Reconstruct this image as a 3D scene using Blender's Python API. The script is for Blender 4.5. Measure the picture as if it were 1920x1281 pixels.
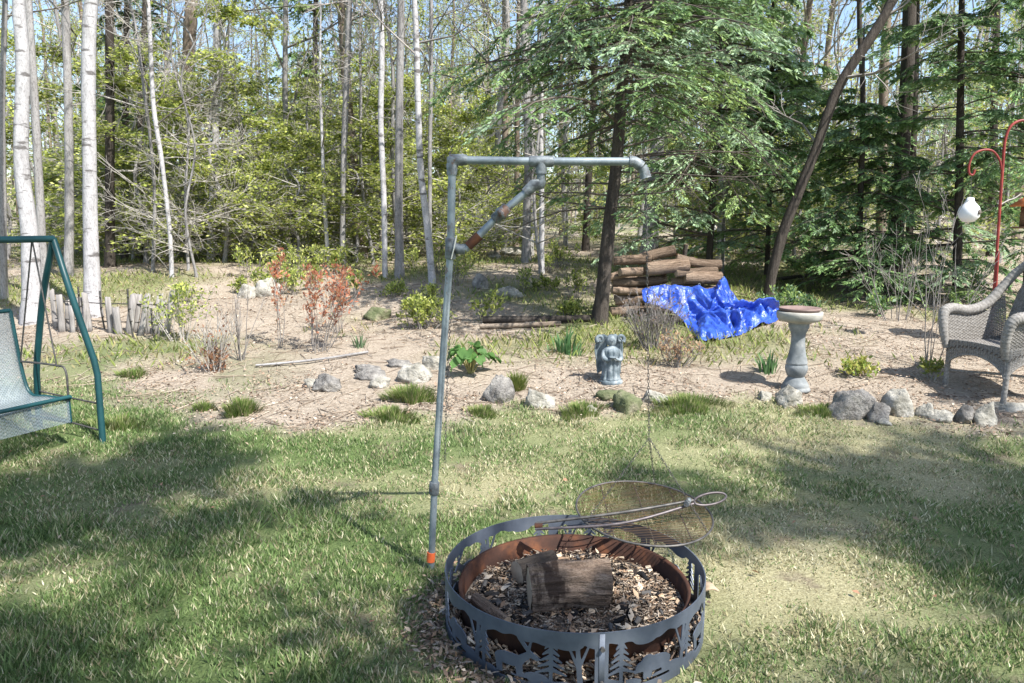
import bpy, math, random
import numpy as np
from mathutils import Vector, Matrix

# ------------------------------------------------------------------ camera, sky, sun, exposure
for o in list(bpy.data.objects): bpy.data.objects.remove(o)
SC = bpy.context.scene
COL = SC.collection
CAMZ, PITCH, FPX = 1.5, math.radians(8.9), 1400.0
cd = bpy.data.cameras.new('camera'); cam = bpy.data.objects.new('camera', cd); COL.objects.link(cam)
cam.location = (0, 0, CAMZ); cam.rotation_euler = (math.radians(90) - PITCH, 0, 0)
cd.sensor_width = 36; cd.lens = FPX / 1920 * 36; cd.clip_start = 0.05; cd.clip_end = 1500
SC.camera = cam
SUN_EL, SUN_AZ = math.radians(52), math.radians(133)      # azimuth clockwise from +Y: right and behind the camera
SDIR = Vector((math.sin(SUN_AZ) * math.cos(SUN_EL), math.cos(SUN_AZ) * math.cos(SUN_EL), math.sin(SUN_EL)))
W = bpy.data.worlds.new('World'); SC.world = W; W.use_nodes = True
nt = W.node_tree; nt.nodes.clear()
sky = nt.nodes.new('ShaderNodeTexSky'); sky.sky_type = 'NISHITA'; sky.sun_disc = False
sky.sun_elevation = SUN_EL; sky.sun_rotation = SUN_AZ; sky.air_density = 1.0; sky.dust_density = 1.0; sky.ozone_density = 1.0
bgn = nt.nodes.new('ShaderNodeBackground'); bgn.inputs[1].default_value = 0.135
wo = nt.nodes.new('ShaderNodeOutputWorld')
nt.links.new(sky.outputs[0], bgn.inputs[0]); nt.links.new(bgn.outputs[0], wo.inputs[0])
sd = bpy.data.lights.new('sun', 'SUN'); sd.energy = 5.0; sd.angle = math.radians(0.53); sd.color = (1, 0.965, 0.91)
sun = bpy.data.objects.new('sun', sd); COL.objects.link(sun); sun.location = SDIR * 60
sun.rotation_euler = SDIR.to_track_quat('Z', 'Y').to_euler()
SC.view_settings.view_transform = 'Standard'; SC.view_settings.look = 'None'
SC.view_settings.exposure = 1.02; SC.view_settings.gamma = 1.0; SC.view_settings.use_curve_mapping = False

# ------------------------------------------------------------------ helpers: noise, terrain, pixel rays
def _hash(ix, iy, s):
    h = (ix.astype(np.int64) * 374761393 + iy.astype(np.int64) * 668265263 + s * 974634777) & 0xffffffff
    h = ((h ^ (h >> 13)) * 1274126177) & 0xffffffff
    return ((h ^ (h >> 16)) & 0xffff) / 65535.0
def vnoise(x, y, s=0):
    x = np.asarray(x, float); y = np.asarray(y, float)
    ix = np.floor(x); iy = np.floor(y); fx = x - ix; fy = y - iy
    fx = fx * fx * (3 - 2 * fx); fy = fy * fy * (3 - 2 * fy)
    a = _hash(ix, iy, s); b = _hash(ix + 1, iy, s); c = _hash(ix, iy + 1, s); d = _hash(ix + 1, iy + 1, s)
    return (a * (1 - fx) + b * fx) * (1 - fy) + (c * (1 - fx) + d * fx) * fy
def fbm(x, y, s=0, o=4):
    t = 0; a = 0.5; f = 1
    for i in range(o):
        t = t + a * vnoise(np.asarray(x) * f, np.asarray(y) * f, s + i); a *= 0.5; f *= 2.03
    return t
HY = [-60, 4.2, 5.2, 6.0, 8.5, 12, 25, 60, 120, 300]
HZ = [0, 0, 0.09, 0.19, 0.47, 0.85, 1.2, 1.9, 6, 20]
def H(x, y):
    x = np.asarray(x, float); y = np.asarray(y, float)
    z = np.interp(y, HY, HZ)
    k = np.clip((y - 5) / 4, 0, 1)
    z = z + k * (fbm(x * .35, y * .35, 3) - .47) * .35 + (fbm(x * 1.3, y * 1.3, 9) - .47) * .03
    z = z + np.clip((y - 4.8) / .6, 0, 1) * (fbm(x * 5, y * 5, 17, 3) - .43) * .035
    return z
CP, SP = math.cos(PITCH), math.sin(PITCH)
def ray(u, v):
    a = (u - 960) / FPX; b = (640.5 - v) / FPX
    return np.array([a, CP + b * SP, -SP + b * CP])
def P(u, v, Y):
    d = ray(u, v); t = Y / d[1]
    return Vector((d[0] * t, Y, CAMZ + d[2] * t))
def G(u, v):
    d = ray(u, v); ts = np.geomspace(1.2, 160, 6000)
    dz = CAMZ + d[2] * ts - H(d[0] * ts, d[1] * ts)
    i = int(np.argmax(dz < 0)) if (dz < 0).any() else len(ts) - 1
    t = ts[i]
    return Vector((d[0] * t, d[1] * t, float(H(d[0] * t, d[1] * t))))
def hz(x, y): return float(H(x, y))
def pxm(Y): return Y / CP / FPX          # metres per photo pixel at depth Y

# ------------------------------------------------------------------ mesh builder
class MB:
    def __init__(s): s.v = []; s.f = []; s.c = []; s.n = 0; s.hasc = False
    def add(s, v, f, c=None):
        v = np.asarray(v, float).reshape(-1, 3)
        s.v.append(v)
        if len(f): s.f.append(np.asarray(f, np.int64) + s.n)
        if c is None: cc = np.ones((len(v), 3)) * .5
        else:
            cc = np.asarray(c, float); s.hasc = True
            if cc.ndim == 1: cc = np.tile(cc, (len(v), 1))
        s.c.append(cc); s.n += len(v)
    def tube(s, path, rad, n=8, caps=True, c=None, closed=False, bump=None):
        p = np.asarray([tuple(q) for q in path], float); m = len(p)
        r = np.full(m, rad, float) if np.isscalar(rad) else np.asarray(rad, float)
        if closed: T = np.roll(p, -1, 0) - np.roll(p, 1, 0)
        else: T = np.gradient(p, axis=0)
        T /= np.linalg.norm(T, axis=1)[:, None] + 1e-9
        a = np.array([0, 0, 1.]) if abs(T[0][2]) < .9 else np.array([1., 0, 0])
        N = np.cross(T[0], a); N /= np.linalg.norm(N); fr = []
        for i in range(m):
            N = N - T[i] * np.dot(N, T[i]); N /= np.linalg.norm(N) + 1e-9
            fr.append((N.copy(), np.cross(T[i], N)))
        th = np.arange(n) * 2 * math.pi / n
        V = np.zeros((m, n, 3))
        for i in range(m):
            rr = r[i] * (np.ones(n) if bump is None else bump[i])
            V[i] = p[i] + np.outer(np.cos(th) * rr, fr[i][0]) + np.outer(np.sin(th) * rr, fr[i][1])
        F = []
        M = m if closed else m - 1
        for i in range(M):
            for j in range(n):
                k = (i + 1) % m
                F.append((i * n + j, i * n + (j + 1) % n, k * n + (j + 1) % n, k * n + j))
        s.add(V, F, c)
        if caps and not closed:
            for i, d in ((0, -1), (m - 1, 1)):
                cen = p[i]; base = V[i]
                f = [(0, 1 + j, 1 + (j + 1) % n, 0) if d > 0 else (0, 1 + (j + 1) % n, 1 + j, 0) for j in range(n)]
                s.add(np.vstack([cen, base]), [(x[0], x[1], x[2], x[2]) for x in f], c)
        return s
    def prisms(s, A, B, ra, rb, sides=3, c=None):
        A = np.asarray(A, float); B = np.asarray(B, float); n = len(A)
        if n == 0: return s
        ra = np.broadcast_to(ra, n); rb = np.broadcast_to(rb, n)
        T = B - A; L = np.linalg.norm(T, axis=1)[:, None] + 1e-9; T = T / L
        up = np.where(np.abs(T[:, 2:3]) < .9, np.array([[0, 0, 1.]]), np.array([[1., 0, 0]]))
        N = np.cross(T, up); N /= np.linalg.norm(N, axis=1)[:, None] + 1e-9; Bn = np.cross(T, N)
        V = np.zeros((n, 2, sides, 3))
        for k in range(sides):
            a = 2 * math.pi * k / sides
            o = N * math.cos(a) + Bn * math.sin(a)
            V[:, 0, k] = A + o * ra[:, None]; V[:, 1, k] = B + o * rb[:, None]
        base = (np.arange(n) * 2 * sides)[:, None]
        F = np.concatenate([base + np.array([[k, (k + 1) % sides, sides + (k + 1) % sides, sides + k]]) for k in range(sides)], 0)
        cc = None if c is None else (np.repeat(np.asarray(c, float), 2 * sides, axis=0) if np.asarray(c).ndim == 2 else c)
        s.add(V.reshape(-1, 3), F, cc); return s
    def leaves(s, C, D, Nn, L, Wd, c=None, fold=.15):
        """diamond leaves: base C, direction D, normal Nn, length L, width Wd (arrays)"""
        C = np.asarray(C, float); n = len(C)
        if n == 0: return s
        D = D / (np.linalg.norm(D, axis=1)[:, None] + 1e-9)
        S = np.cross(D, Nn); S /= np.linalg.norm(S, axis=1)[:, None] + 1e-9
        U = np.cross(S, D)
        L = np.broadcast_to(L, n)[:, None]; Wd = np.broadcast_to(Wd, n)[:, None]
        V = np.zeros((n, 4, 3))
        V[:, 0] = C; V[:, 2] = C + D * L
        m = C + D * L * .45 + U * (Wd * fold)
        V[:, 1] = m + S * Wd * .5; V[:, 3] = m - S * Wd * .5
        F = (np.arange(n) * 4)[:, None] + np.arange(4)[None]
        cc = None if c is None else (np.repeat(np.asarray(c, float), 4, axis=0) if np.asarray(c).ndim == 2 else c)
        s.add(V.reshape(-1, 3), F, cc); return s
    def box(s, c0, size, rot=None, c=None, bev=0.0):
        x, y, z = [q / 2 for q in size]
        V = np.array([(i, j, k) for i in (-x, x) for j in (-y, y) for k in (-z, z)], float)
        if rot is not None: V = V @ np.array(rot.to_3x3()).T
        s.add(V + np.array(c0), [(0, 1, 3, 2), (4, 6, 7, 5), (0, 4, 5, 1), (2, 3, 7, 6), (0, 2, 6, 4), (1, 5, 7, 3)], c); return s
    def lathe(s, prof, n=24, c=None, origin=(0, 0, 0), fold=None):
        pr = np.asarray(prof, float); m = len(pr); th = np.arange(n) * 2 * math.pi / n
        V = np.zeros((m, n, 3))
        for i in range(m):
            rr = pr[i, 0] * (1 if fold is None else fold(i / (m - 1), th))
            V[i, :, 0] = rr * np.cos(th); V[i, :, 1] = rr * np.sin(th); V[i, :, 2] = pr[i, 1]
        F = [(i * n + j, i * n + (j + 1) % n, (i + 1) * n + (j + 1) % n, (i + 1) * n + j) for i in range(m - 1) for j in range(n)]
        s.add(V.reshape(-1, 3) + np.array(origin), F, c); return s
    def grid(s, V, c=None, wrap=False):
        a, b = V.shape[:2]
        I = np.arange(a * b).reshape(a, b)
        F = np.stack([I[:-1, :-1], I[1:, :-1], I[1:, 1:], I[:-1, 1:]], -1).reshape(-1, 4)
        s.add(V.reshape(-1, 3), F, c); return s
    def mesh(s, name, smooth=True):
        me = bpy.data.meshes.new(name)
        V = np.concatenate(s.v); F = np.concatenate(s.f)
        tri = F[:, 2] == F[:, 3]
        loops = []; starts = []
        Q = F[~tri]; T = F[tri][:, :3]
        li = np.concatenate([Q.reshape(-1), T.reshape(-1)])
        st = np.concatenate([np.arange(len(Q)) * 4, len(Q) * 4 + np.arange(len(T)) * 3])
        me.vertices.add(len(V)); me.vertices.foreach_set('co', V.astype(np.float32).ravel())
        me.loops.add(len(li)); me.loops.foreach_set('vertex_index', li.astype(np.int32))
        me.polygons.add(len(st)); me.polygons.foreach_set('loop_start', st.astype(np.int32))
        if smooth: me.polygons.foreach_set('use_smooth', np.ones(len(st), bool))
        if s.hasc:
            at = me.color_attributes.new('col', 'FLOAT_COLOR', 'POINT')
            C = np.ones((len(V), 4), np.float32); C[:, :3] = np.concatenate(s.c)
            at.data.foreach_set('color', C.ravel())
        me.update(calc_edges=True); me.validate()
        return me
    def build(s, name, mat, parent=None, smooth=True, loc=None):
        o = bpy.data.objects.new(name, s.mesh(name, smooth)); COL.objects.link(o)
        o.data.materials.append(mat)
        if parent is not None: o.parent = parent
        if loc is not None: o.location = loc
        return o

def tag(o, label=None, cat=None, group=None, kind=None):
    if label: o['label'] = label
    if cat: o['category'] = cat
    if group: o['group'] = group
    if kind: o['kind'] = kind
    return o
def empty(name, loc, rz=0):
    o = bpy.data.objects.new(name, None); COL.objects.link(o); o.location = loc; o.rotation_euler = (0, 0, rz)
    o.empty_display_size = .1
    return o
def add_obj(name, me, mat, parent=None):
    o = bpy.data.objects.new(name, me); COL.objects.link(o)
    if not me.materials: me.materials.append(mat)
    if parent is not None: o.parent = parent
    return o
def copy_tree(o, parent=None):
    c = o.copy(); COL.objects.link(c); c.parent = parent
    for ch in o.children: copy_tree(ch, c)
    return c
def nrm(a): return a / (np.linalg.norm(a, axis=-1, keepdims=True) + 1e-9)
def bez(pts, n=16):
    p = [Vector(q) for q in pts]; out = []
    m = len(p) - 1
    for i in range(m):
        p0 = p[max(i - 1, 0)]; p1 = p[i]; p2 = p[i + 1]; p3 = p[min(i + 2, m)]
        for k in range(n):
            t = k / n
            out.append(.5 * ((2 * p1) + (p2 - p0) * t + (2 * p0 - 5 * p1 + 4 * p2 - p3) * t * t + (3 * p1 - p0 - 3 * p2 + p3) * t ** 3))
    out.append(p[-1]); return out

# ------------------------------------------------------------------ materials
def newmat(name):
    m = bpy.data.materials.new(name); m.use_nodes = True
    t = m.node_tree; b = t.nodes['Principled BSDF']
    return m, t, b
def coords(t, scale=(1, 1, 1)):
    tc = t.nodes.new('ShaderNodeTexCoord'); mp = t.nodes.new('ShaderNodeMapping'); mp.inputs['Scale'].default_value = scale
    t.links.new(tc.outputs['Object'], mp.inputs[0]); return mp.outputs[0]
def noise(t, vec, scale, det=5, rough=.6):
    n = t.nodes.new('ShaderNodeTexNoise'); n.inputs['Scale'].default_value = scale; n.inputs['Detail'].default_value = det
    n.inputs['Roughness'].default_value = rough; t.links.new(vec, n.inputs['Vector']); return n.outputs['Fac']
def ramp(t, fac, stops):
    r = t.nodes.new('ShaderNodeValToRGB'); e = r.color_ramp.elements
    while len(e) < len(stops): e.new(.5)
    for i, (p, c) in enumerate(stops):
        e[i].position = p; e[i].color = (c[0], c[1], c[2], 1)
    t.links.new(fac, r.inputs[0]); return r.outputs[0]
def mixc(t, fac, a, b, mode='MIX'):
    m = t.nodes.new('ShaderNodeMix'); m.data_type = 'RGBA'; m.blend_type = mode
    for sock, val in ((m.inputs[0], fac), (m.inputs[6], a), (m.inputs[7], b)):
        if hasattr(val, 'is_linked'): t.links.new(val, sock)
        elif isinstance(val, (int, float)): sock.default_value = val
        else: sock.default_value = (val[0], val[1], val[2], 1)
    return m.outputs[2]
def bumpn(t, b, h, strength, dist):
    n = t.nodes.new('ShaderNodeBump'); n.inputs['Strength'].default_value = strength; n.inputs['Distance'].default_value = dist
    t.links.new(h, n.inputs['Height']); t.links.new(n.outputs[0], b.inputs['Normal'])
def pmat(name, c1, c2, scale=8, rough=.7, bump=.3, bdist=.01, metal=0, stretch=(1, 1, 1), c3=None, spec=.4):
    m, t, b = newmat(name); v = coords(t, stretch)
    f = noise(t, v, scale)
    st = [(.32, c1), (.68, c2)] if c3 is None else [(.3, c1), (.52, c2), (.72, c3)]
    t.links.new(ramp(t, f, st), b.inputs['Base Color'])
    b.inputs['Roughness'].default_value = rough; b.inputs['Metallic'].default_value = metal
    b.inputs['Specular IOR Level'].default_value = spec
    if bump: bumpn(t, b, noise(t, v, scale * 3.1, 6, .65), bump, bdist)
    return m
def bark(name, c1, c2, c3, scale=14, stretch=.16, bump=.7, bdist=.02, spots=None, vlo=.85, vhi=1.1):
    m, t, b = newmat(name); v = coords(t, (1, 1, stretch))
    f = noise(t, v, scale, 8, .7)
    col = ramp(t, f, [(.28, c1), (.5, c2), (.72, c3)])
    big = noise(t, coords(t, (1, 1, .5)), 2.2, 3, .5)
    col = mixc(t, ramp(t, big, [(.35, (0, 0, 0)), (.7, (.55, .55, .55))]), col, c3)
    if spots:
        vo = noise(t, coords(t, (1, 1, 3.2)), 4.0, 4, .6)
        col = mixc(t, ramp(t, vo, [(.575, (0, 0, 0)), (.64, (.85, .85, .85))]), col, spots)
    fine = noise(t, coords(t, (1, 1, .45)), scale * 4.5, 6, .75)
    col = mixc(t, ramp(t, fine, [(.38, (.75, .75, .75)), (.5, (0, 0, 0))]), col, c1)
    oi = t.nodes.new('ShaderNodeObjectInfo'); hs = t.nodes.new('ShaderNodeHueSaturation'); mr = t.nodes.new('ShaderNodeMapRange'); mr.inputs[3].default_value = vlo; mr.inputs[4].default_value = vhi
    t.links.new(oi.outputs['Random'], mr.inputs[0]); t.links.new(mr.outputs[0], hs.inputs['Value']); t.links.new(col, hs.inputs['Color']); col = hs.outputs[0]
    t.links.new(col, b.inputs['Base Color']); b.inputs['Roughness'].default_value = .9; b.inputs['Specular IOR Level'].default_value = .2
    bumpn(t, b, f, bump, bdist)
    return m
def leafmat(name, trans=.4, var=.35, rough=.6, spec=.25):
    m, t, b = newmat(name)
    a = t.nodes.new('ShaderNodeAttribute'); a.attribute_name = 'col'
    oi = t.nodes.new('ShaderNodeObjectInfo')
    hs = t.nodes.new('ShaderNodeHueSaturation')
    mr = t.nodes.new('ShaderNodeMapRange'); mr.inputs[3].default_value = 1 - var / 2; mr.inputs[4].default_value = 1 + var / 2
    t.links.new(oi.outputs['Random'], mr.inputs[0]); t.links.new(mr.outputs[0], hs.inputs['Value'])
    t.links.new(a.outputs['Color'], hs.inputs['Color'])
    t.links.new(hs.outputs[0], b.inputs['Base Color']); b.inputs['Roughness'].default_value = rough; b.inputs['Specular IOR Level'].default_value = spec
    if trans:
        tr = t.nodes.new('ShaderNodeBsdfTranslucent'); t.links.new(hs.outputs[0], tr.inputs[0])
        mx = t.nodes.new('ShaderNodeMixShader'); mx.inputs[0].default_value = trans
        out = t.nodes['Material Output']
        t.links.new(b.outputs[0], mx.inputs[1]); t.links.new(tr.outputs[0], mx.inputs[2]); t.links.new(mx.outputs[0], out.inputs[0])
    return m
M = {}
M['leaf'] = leafmat('spring_leaf', .5)
M['needle'] = leafmat('hemlock_needle', .3, .25)
M['grass'] = leafmat('grass_blade', .35, 0)
M['litter'] = leafmat('dead_leaf', .1, 0, .85, .15)
M['chip'] = leafmat('wood_chip', 0, 0, .85, .15)
M['twig'] = pmat('twig_bark', (.13, .115, .105), (.32, .295, .27), 6, .9, .2, .004)
M['twig_pale'] = pmat('pale_twig_bark', (.26, .24, .21), (.48, .45, .41), 6, .9, .2, .004)
M['bark_pale'] = bark('pale_beech_bark', (.22, .21, .21), (.42, .41, .415), (.58, .565, .575), 16, .3, .5, .01, (.09, .08, .075))
M['bark_grey'] = bark('grey_bark', (.11, .10, .098), (.25, .24, .235), (.40, .385, .375), 14, .14, .8, .02)
M['bark_dark'] = bark('dark_furrowed_bark', (.02, .016, .014), (.055, .045, .038), (.11, .095, .08), 18, .12, 1, .03)
M['bark_brown'] = bark('brown_bark', (.09, .065, .05), (.19, .15, .115), (.30, .25, .2), 16, .12, .9, .03)
M['log_bark'] = bark('log_bark', (.035, .022, .016), (.21, .145, .10), (.42, .32, .24), 60, .16, 1, .02, None, .55, 1.2)
M['log_bark_fresh'] = bark('rough_log_bark', (.045, .028, .02), (.26, .18, .125), (.48, .37, .28), 48, .22, 1, .03, (.05, .03, .022), 1.0, 1.05)
M['log_end'] = pmat('log_end_wood', (.28, .2, .13), (.48, .37, .26), 20, .85, .4, .004)
M['stone'] = pmat('field_stone', (.10, .092, .085), (.27, .255, .235), 11, .92, 1, .04, c3=(.46, .43, .385))
M['stone_pale'] = pmat('pale_stone', (.17, .16, .13), (.38, .36, .31), 9, .92, 1, .03, c3=(.56, .53, .47))
M['stone_moss'] = pmat('mossy_stone', (.06, .085, .03), (.15, .16, .085), 7, .95, 1, .03, c3=(.32, .28, .21))
M['steel_blue'] = pmat('blackened_steel', (.06, .072, .095), (.10, .118, .15), 7, .5, .12, .002, .3, c3=(.14, .16, .19))
M['rust'] = pmat('rusty_steel', (.02, .012, .01), (.065, .028, .017), 7, .85, .5, .004, .2, c3=(.20, .075, .03))
M['galv'] = pmat('galvanised_pipe', (.14, .17, .19), (.24, .28, .30), 14, .5, .2, .002, .4, c3=(.33, .37, .38))
M['fitting'] = pmat('cast_fitting', (.05, .055, .06), (.17, .19, .20), 26, .6, .4, .003, .4, c3=(.31, .34, .35))
def rusty(m, amt=.6):
    t = m.node_tree; b = t.nodes['Principled BSDF']; src = b.inputs['Base Color'].links[0].from_socket
    f = ramp(t, noise(t, coords(t, (1, 1, .6)), 16, 7, .75), [(amt, (0, 0, 0)), (amt + .06, (.85, .85, .85))])
    t.links.new(mixc(t, f, src, (.14, .065, .035)), b.inputs['Base Color'])
rusty(M['galv'], .60); rusty(M['fitting'], .56); rusty(M['steel_blue'], .64)
M['chain'] = pmat('chain_steel', (.05, .05, .05), (.14, .13, .12), 30, .55, 0, 0, .5)
M['orange'] = pmat('orange_tape', (.55, .1, .03), (.7, .16, .05), 20, .6, .1, .001)
M['green_paint'] = pmat('green_tube_paint', (.006, .04, .045), (.012, .068, .074), 5, .42, .05, .001, 0)
M['red_paint'] = pmat('red_rod_paint', (.16, .02, .018), (.32, .045, .035), 14, .5, .3, .002)
M['white_glaze'] = pmat('white_glaze', (.72, .72, .74), (.84, .84, .85), 4, .3, .05, .002)
M['orange_roof'] = pmat('orange_roof_paint', (.62, .17, .05), (.75, .25, .09), 8, .6, .1, .002)
M['wood_brown'] = pmat('feeder_wood', (.16, .09, .05), (.28, .17, .1), 12, .8, .3, .003, stretch=(1, 1, 6))
M['weather_wood'] = pmat('weathered_wood', (.13, .12, .11), (.28, .26, .245), 22, .9, .8, .008, stretch=(1, 1, .1), c3=(.42, .40, .37))
M['wicker'] = pmat('wicker_paint', (.15, .135, .12), (.25, .235, .215), 60, .85, .4, .002, c3=(.34, .325, .305))
M['cushion'] = pmat('dark_brown_wood', (.10, .085, .075), (.17, .15, .13), 20, .9, .3, .003)  # plain dark brown for the seat board, the braid and the gourd disc
M['concrete'] = pmat('weathered_concrete', (.10, .115, .12), (.20, .215, .22), 9, .9, .6, .006, c3=(.33, .335, .32))
M['concrete_pale'] = pmat('pale_concrete', (.26, .25, .22), (.40, .385, .34), 9, .9, .5, .006)
M['plate'] = pmat('red_clay_dish', (.15, .10, .09), (.26, .185, .165), 9, .6, .2, .002)
M['statue'] = pmat('grey_statue_resin', (.045, .065, .075), (.15, .185, .205), 16, .6, .5, .004, c3=(.36, .39, .40))
M['rope'] = pmat('pale_cord', (.6, .58, .5), (.7, .68, .6), 30, .9, 0)

def tarpmat():
    m, t, b = newmat('blue_tarp'); v = coords(t)
    f = noise(t, v, 9, 4, .6)
    t.links.new(ramp(t, f, [(.3, (.018, .05, .34)), (.7, (.045, .12, .52))]), b.inputs['Base Color'])
    b.inputs['Roughness'].default_value = .3; b.inputs['Specular IOR Level'].default_value = .6
    bumpn(t, b, noise(t, v, 11, 4, .6), .7, .05)
    return m
M['tarp'] = tarpmat()
def fabricmat():
    m, t, b = newmat('mesh_fabric'); v = coords(t)
    w = t.nodes.new('ShaderNodeTexChecker'); w.inputs['Scale'].default_value = 90; t.links.new(v, w.inputs[0])
    w.inputs[1].default_value = (.17, .21, .23, 1); w.inputs[2].default_value = (.30, .35, .37, 1)
    t.links.new(w.outputs[0], b.inputs['Base Color']); b.inputs['Roughness'].default_value = .8
    tp = t.nodes.new('ShaderNodeBsdfTransparent'); mx = t.nodes.new('ShaderNodeMixShader'); mx.inputs[0].default_value = .5
    out = t.nodes['Material Output']
    t.links.new(b.outputs[0], mx.inputs[1]); t.links.new(tp.outputs[0], mx.inputs[2]); t.links.new(mx.outputs[0], out.inputs[0])
    return m
M['fabric'] = fabricmat()

# ------------------------------------------------------------------ zones of the ground
LB = [(-400, 700), (0, 720), (180, 745), (250, 770), (350, 800), (470, 812), (600, 808), (690, 788), (780, 765), (860, 775), (920, 782), (1050, 768),
      (1180, 775), (1300, 752), (1400, 742), (1500, 758), (1600, 788), (1700, 795), (1920, 800), (2300, 790)]
_lb = [G(u, v) for u, v in LB]
LBX = np.array([p.x for p in _lb]); LBY = np.array([p.y for p in _lb])
def lawn_w(x, y):
    x = np.asarray(x, float); y = np.asarray(y, float)
    b = np.interp(x, LBX, LBY) + (fbm(x * 2.2, y * 2.2, 31) - .47) * .9
    return np.clip((b - y) / .35 + .5, 0, 1)
def side_grass(x, y):
    c = G(200, 700)
    d = np.hypot((x - c.x) / 1.7, (y - c.y) / 1.5)
    return np.clip(1.1 - d, 0, 1) * np.clip((fbm(x * 1.8, y * 1.8, 41) - .28) * 5, 0, 1)
def far_green(x, y):
    k = np.clip((y - 6.4) / 1.0, 0, 1)
    return k * np.clip((fbm(x * .6 + 3, y * .6, 51) - .40) * 5, 0, 1)
def dry(x, y):      # worn, straw-coloured patches of the lawn
    return np.clip((fbm(x * .75 + 7, y * .95 + 2, 61) - .40) * 3.6 + np.clip((x - .8) * .2, -.4, .35), 0, 1)

def make_ground():
    def lines(a, b, near0, near1, step, grow):
        l = list(np.arange(near0, near1, step)); x = near1; s = step
        while x < b: l.append(x); s *= grow; x += s
        l.append(b); x = near0; s = step; lo = []
        while x > a: s *= grow; x -= s; lo.append(max(x, a))
        return np.array(sorted(set(lo + l)))
    xs = lines(-220, 220, -5.5, 5.5, .078, 1.1); ys = lines(-60, 300, 1.6, 10, .066, 1.08)
    X, Y = np.meshgrid(xs, ys, indexing='ij')
    Z = H(X, Y)
    # trampled hollow under the fire ring
    V = np.stack([X, Y, Z], -1)
    lw = lawn_w(X, Y); sg = side_grass(X, Y); fg = far_green(X, Y)
    C = np.stack([np.clip(np.maximum(lw, sg), 0, 1), np.clip(fg * .8, 0, 1), dry(X, Y)], -1)
    mb = MB(); mb.grid(V, C.reshape(-1, 3))
    m, t, b = newmat('ground')
    a = t.nodes.new('ShaderNodeAttribute'); a.attribute_name = 'col'
    sep = t.nodes.new('ShaderNodeSeparateColor'); t.links.new(a.outputs['Color'], sep.inputs[0])
    v = coords(t)
    n1 = noise(t, v, 38, 8, .75); n2 = noise(t, v, 3.0, 5, .6); n3 = noise(t, v, 110, 4, .7)
    bed = ramp(t, n1, [(.3, (.11, .087, .068)), (.5, (.32, .265, .205)), (.7, (.52, .45, .365))])
    bed = mixc(t, ramp(t, n2, [(.35, (0, 0, 0)), (.65, (.6, .6, .6))]), bed, (.40, .34, .275))
    thatch = ramp(t, n3, [(.3, (.15, .13, .07)), (.5, (.36, .33, .19)), (.72, (.54, .50, .33))])
    green = ramp(t, n3, [(.3, (.05, .075, .025)), (.6, (.14, .19, .07)), (.75, (.23, .27, .12))])
    lawn = mixc(t, sep.outputs[2], green, thatch)
    lawn = mixc(t, ramp(t, noise(t, v, 2.1, 5, .65), [(.56, (0, 0, 0)), (.66, (.8, .8, .8))]), lawn, ramp(t, n3, [(.3, (.10, .075, .05)), (.7, (.34, .28, .2))]))
    moss = ramp(t, n1, [(.3, (.06, .085, .025)), (.7, (.24, .27, .09))])
    c = mixc(t, sep.outputs[1], bed, moss)
    c = mixc(t, sep.outputs[0], c, lawn)
    t.links.new(c, b.inputs['Base Color']); b.inputs['Roughness'].default_value = .95; b.inputs['Specular IOR Level'].default_value = .1
    bumpn(t, b, n1, .8, .03)
    tag(mb.build('ground', m), kind='structure')
make_ground()

# ------------------------------------------------------------------ plants: branch systems and templates
def rot_about(d, ang, rng):
    r = rng.normal(size=d.shape); r -= d * (r * d).sum(-1, keepdims=True); r = nrm(r)
    return nrm(d * np.cos(ang)[:, None] + r * np.sin(ang)[:, None])
def grow(mb, P0, D0, L0, R0, levels, rng, k=4, nch=(6, 5, 4), ang=.9, up=.05, wander=.18, shrink=.5, sides=3, tmin=.2, flat=0, rmin=.002):
    """vectorised branching; returns segment start, direction of the last two levels"""
    Pp = np.asarray(P0, float); D = nrm(np.asarray(D0, float)); L = np.asarray(L0, float); R = np.asarray(R0, float)
    outP = []; outD = []
    for lev in range(levels):
        n = len(Pp); pts = np.zeros((n, k + 1, 3)); ds = np.zeros((n, k, 3)); pts[:, 0] = Pp; d = D
        for i in range(k):
            w = rng.normal(size=(n, 3)) * wander; w[:, 2] += up
            if flat: w[:, 2] *= (1 - flat)
            d = nrm(d + w); ds[:, i] = d
            pts[:, i + 1] = pts[:, i] + d * (L / k)[:, None]
        for i in range(k):
            f0 = 1 - .75 * i / k; f1 = 1 - .75 * (i + 1) / k
            mb.prisms(pts[:, i], pts[:, i + 1], np.maximum(R * f0, rmin), np.maximum(R * f1, rmin * .7), sides)
        if lev >= levels - 2: outP.append(pts[:, :-1].reshape(-1, 3)); outD.append(ds.reshape(-1, 3))
        if lev == levels - 1: break
        c = nch[lev]
        t = rng.uniform(tmin, 1, size=(n, c)); seg = np.minimum((t * k).astype(int), k - 1); fr = t * k - seg
        ii = np.arange(n)[:, None]
        newP = pts[ii, seg] * (1 - fr)[..., None] + pts[ii, seg + 1] * fr[..., None]
        base = ds[ii, seg].reshape(-1, 3)
        nd = rot_about(base, rng.uniform(ang * .6, ang * 1.3, size=n * c), rng)
        if flat: nd[:, 2] *= (1 - flat); nd = nrm(nd)
        newL = (L[:, None] * shrink * (1.25 - .6 * t) * rng.uniform(.6, 1.2, size=(n, c))).reshape(-1)
        newR = (R[:, None] * .5 * (1 - .5 * t)).reshape(-1)
        Pp = newP.reshape(-1, 3); D = nd; L = newL; R = newR
    return np.concatenate(outP), np.concatenate(outD)
def colmix(rng, n, cols, wts=None, jit=.12):
    cols = np.asarray(cols, float); i = rng.choice(len(cols), n, p=wts)
    return np.clip(cols[i] * (1 + rng.normal(size=(n, 1)) * jit), .004, 1)
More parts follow.
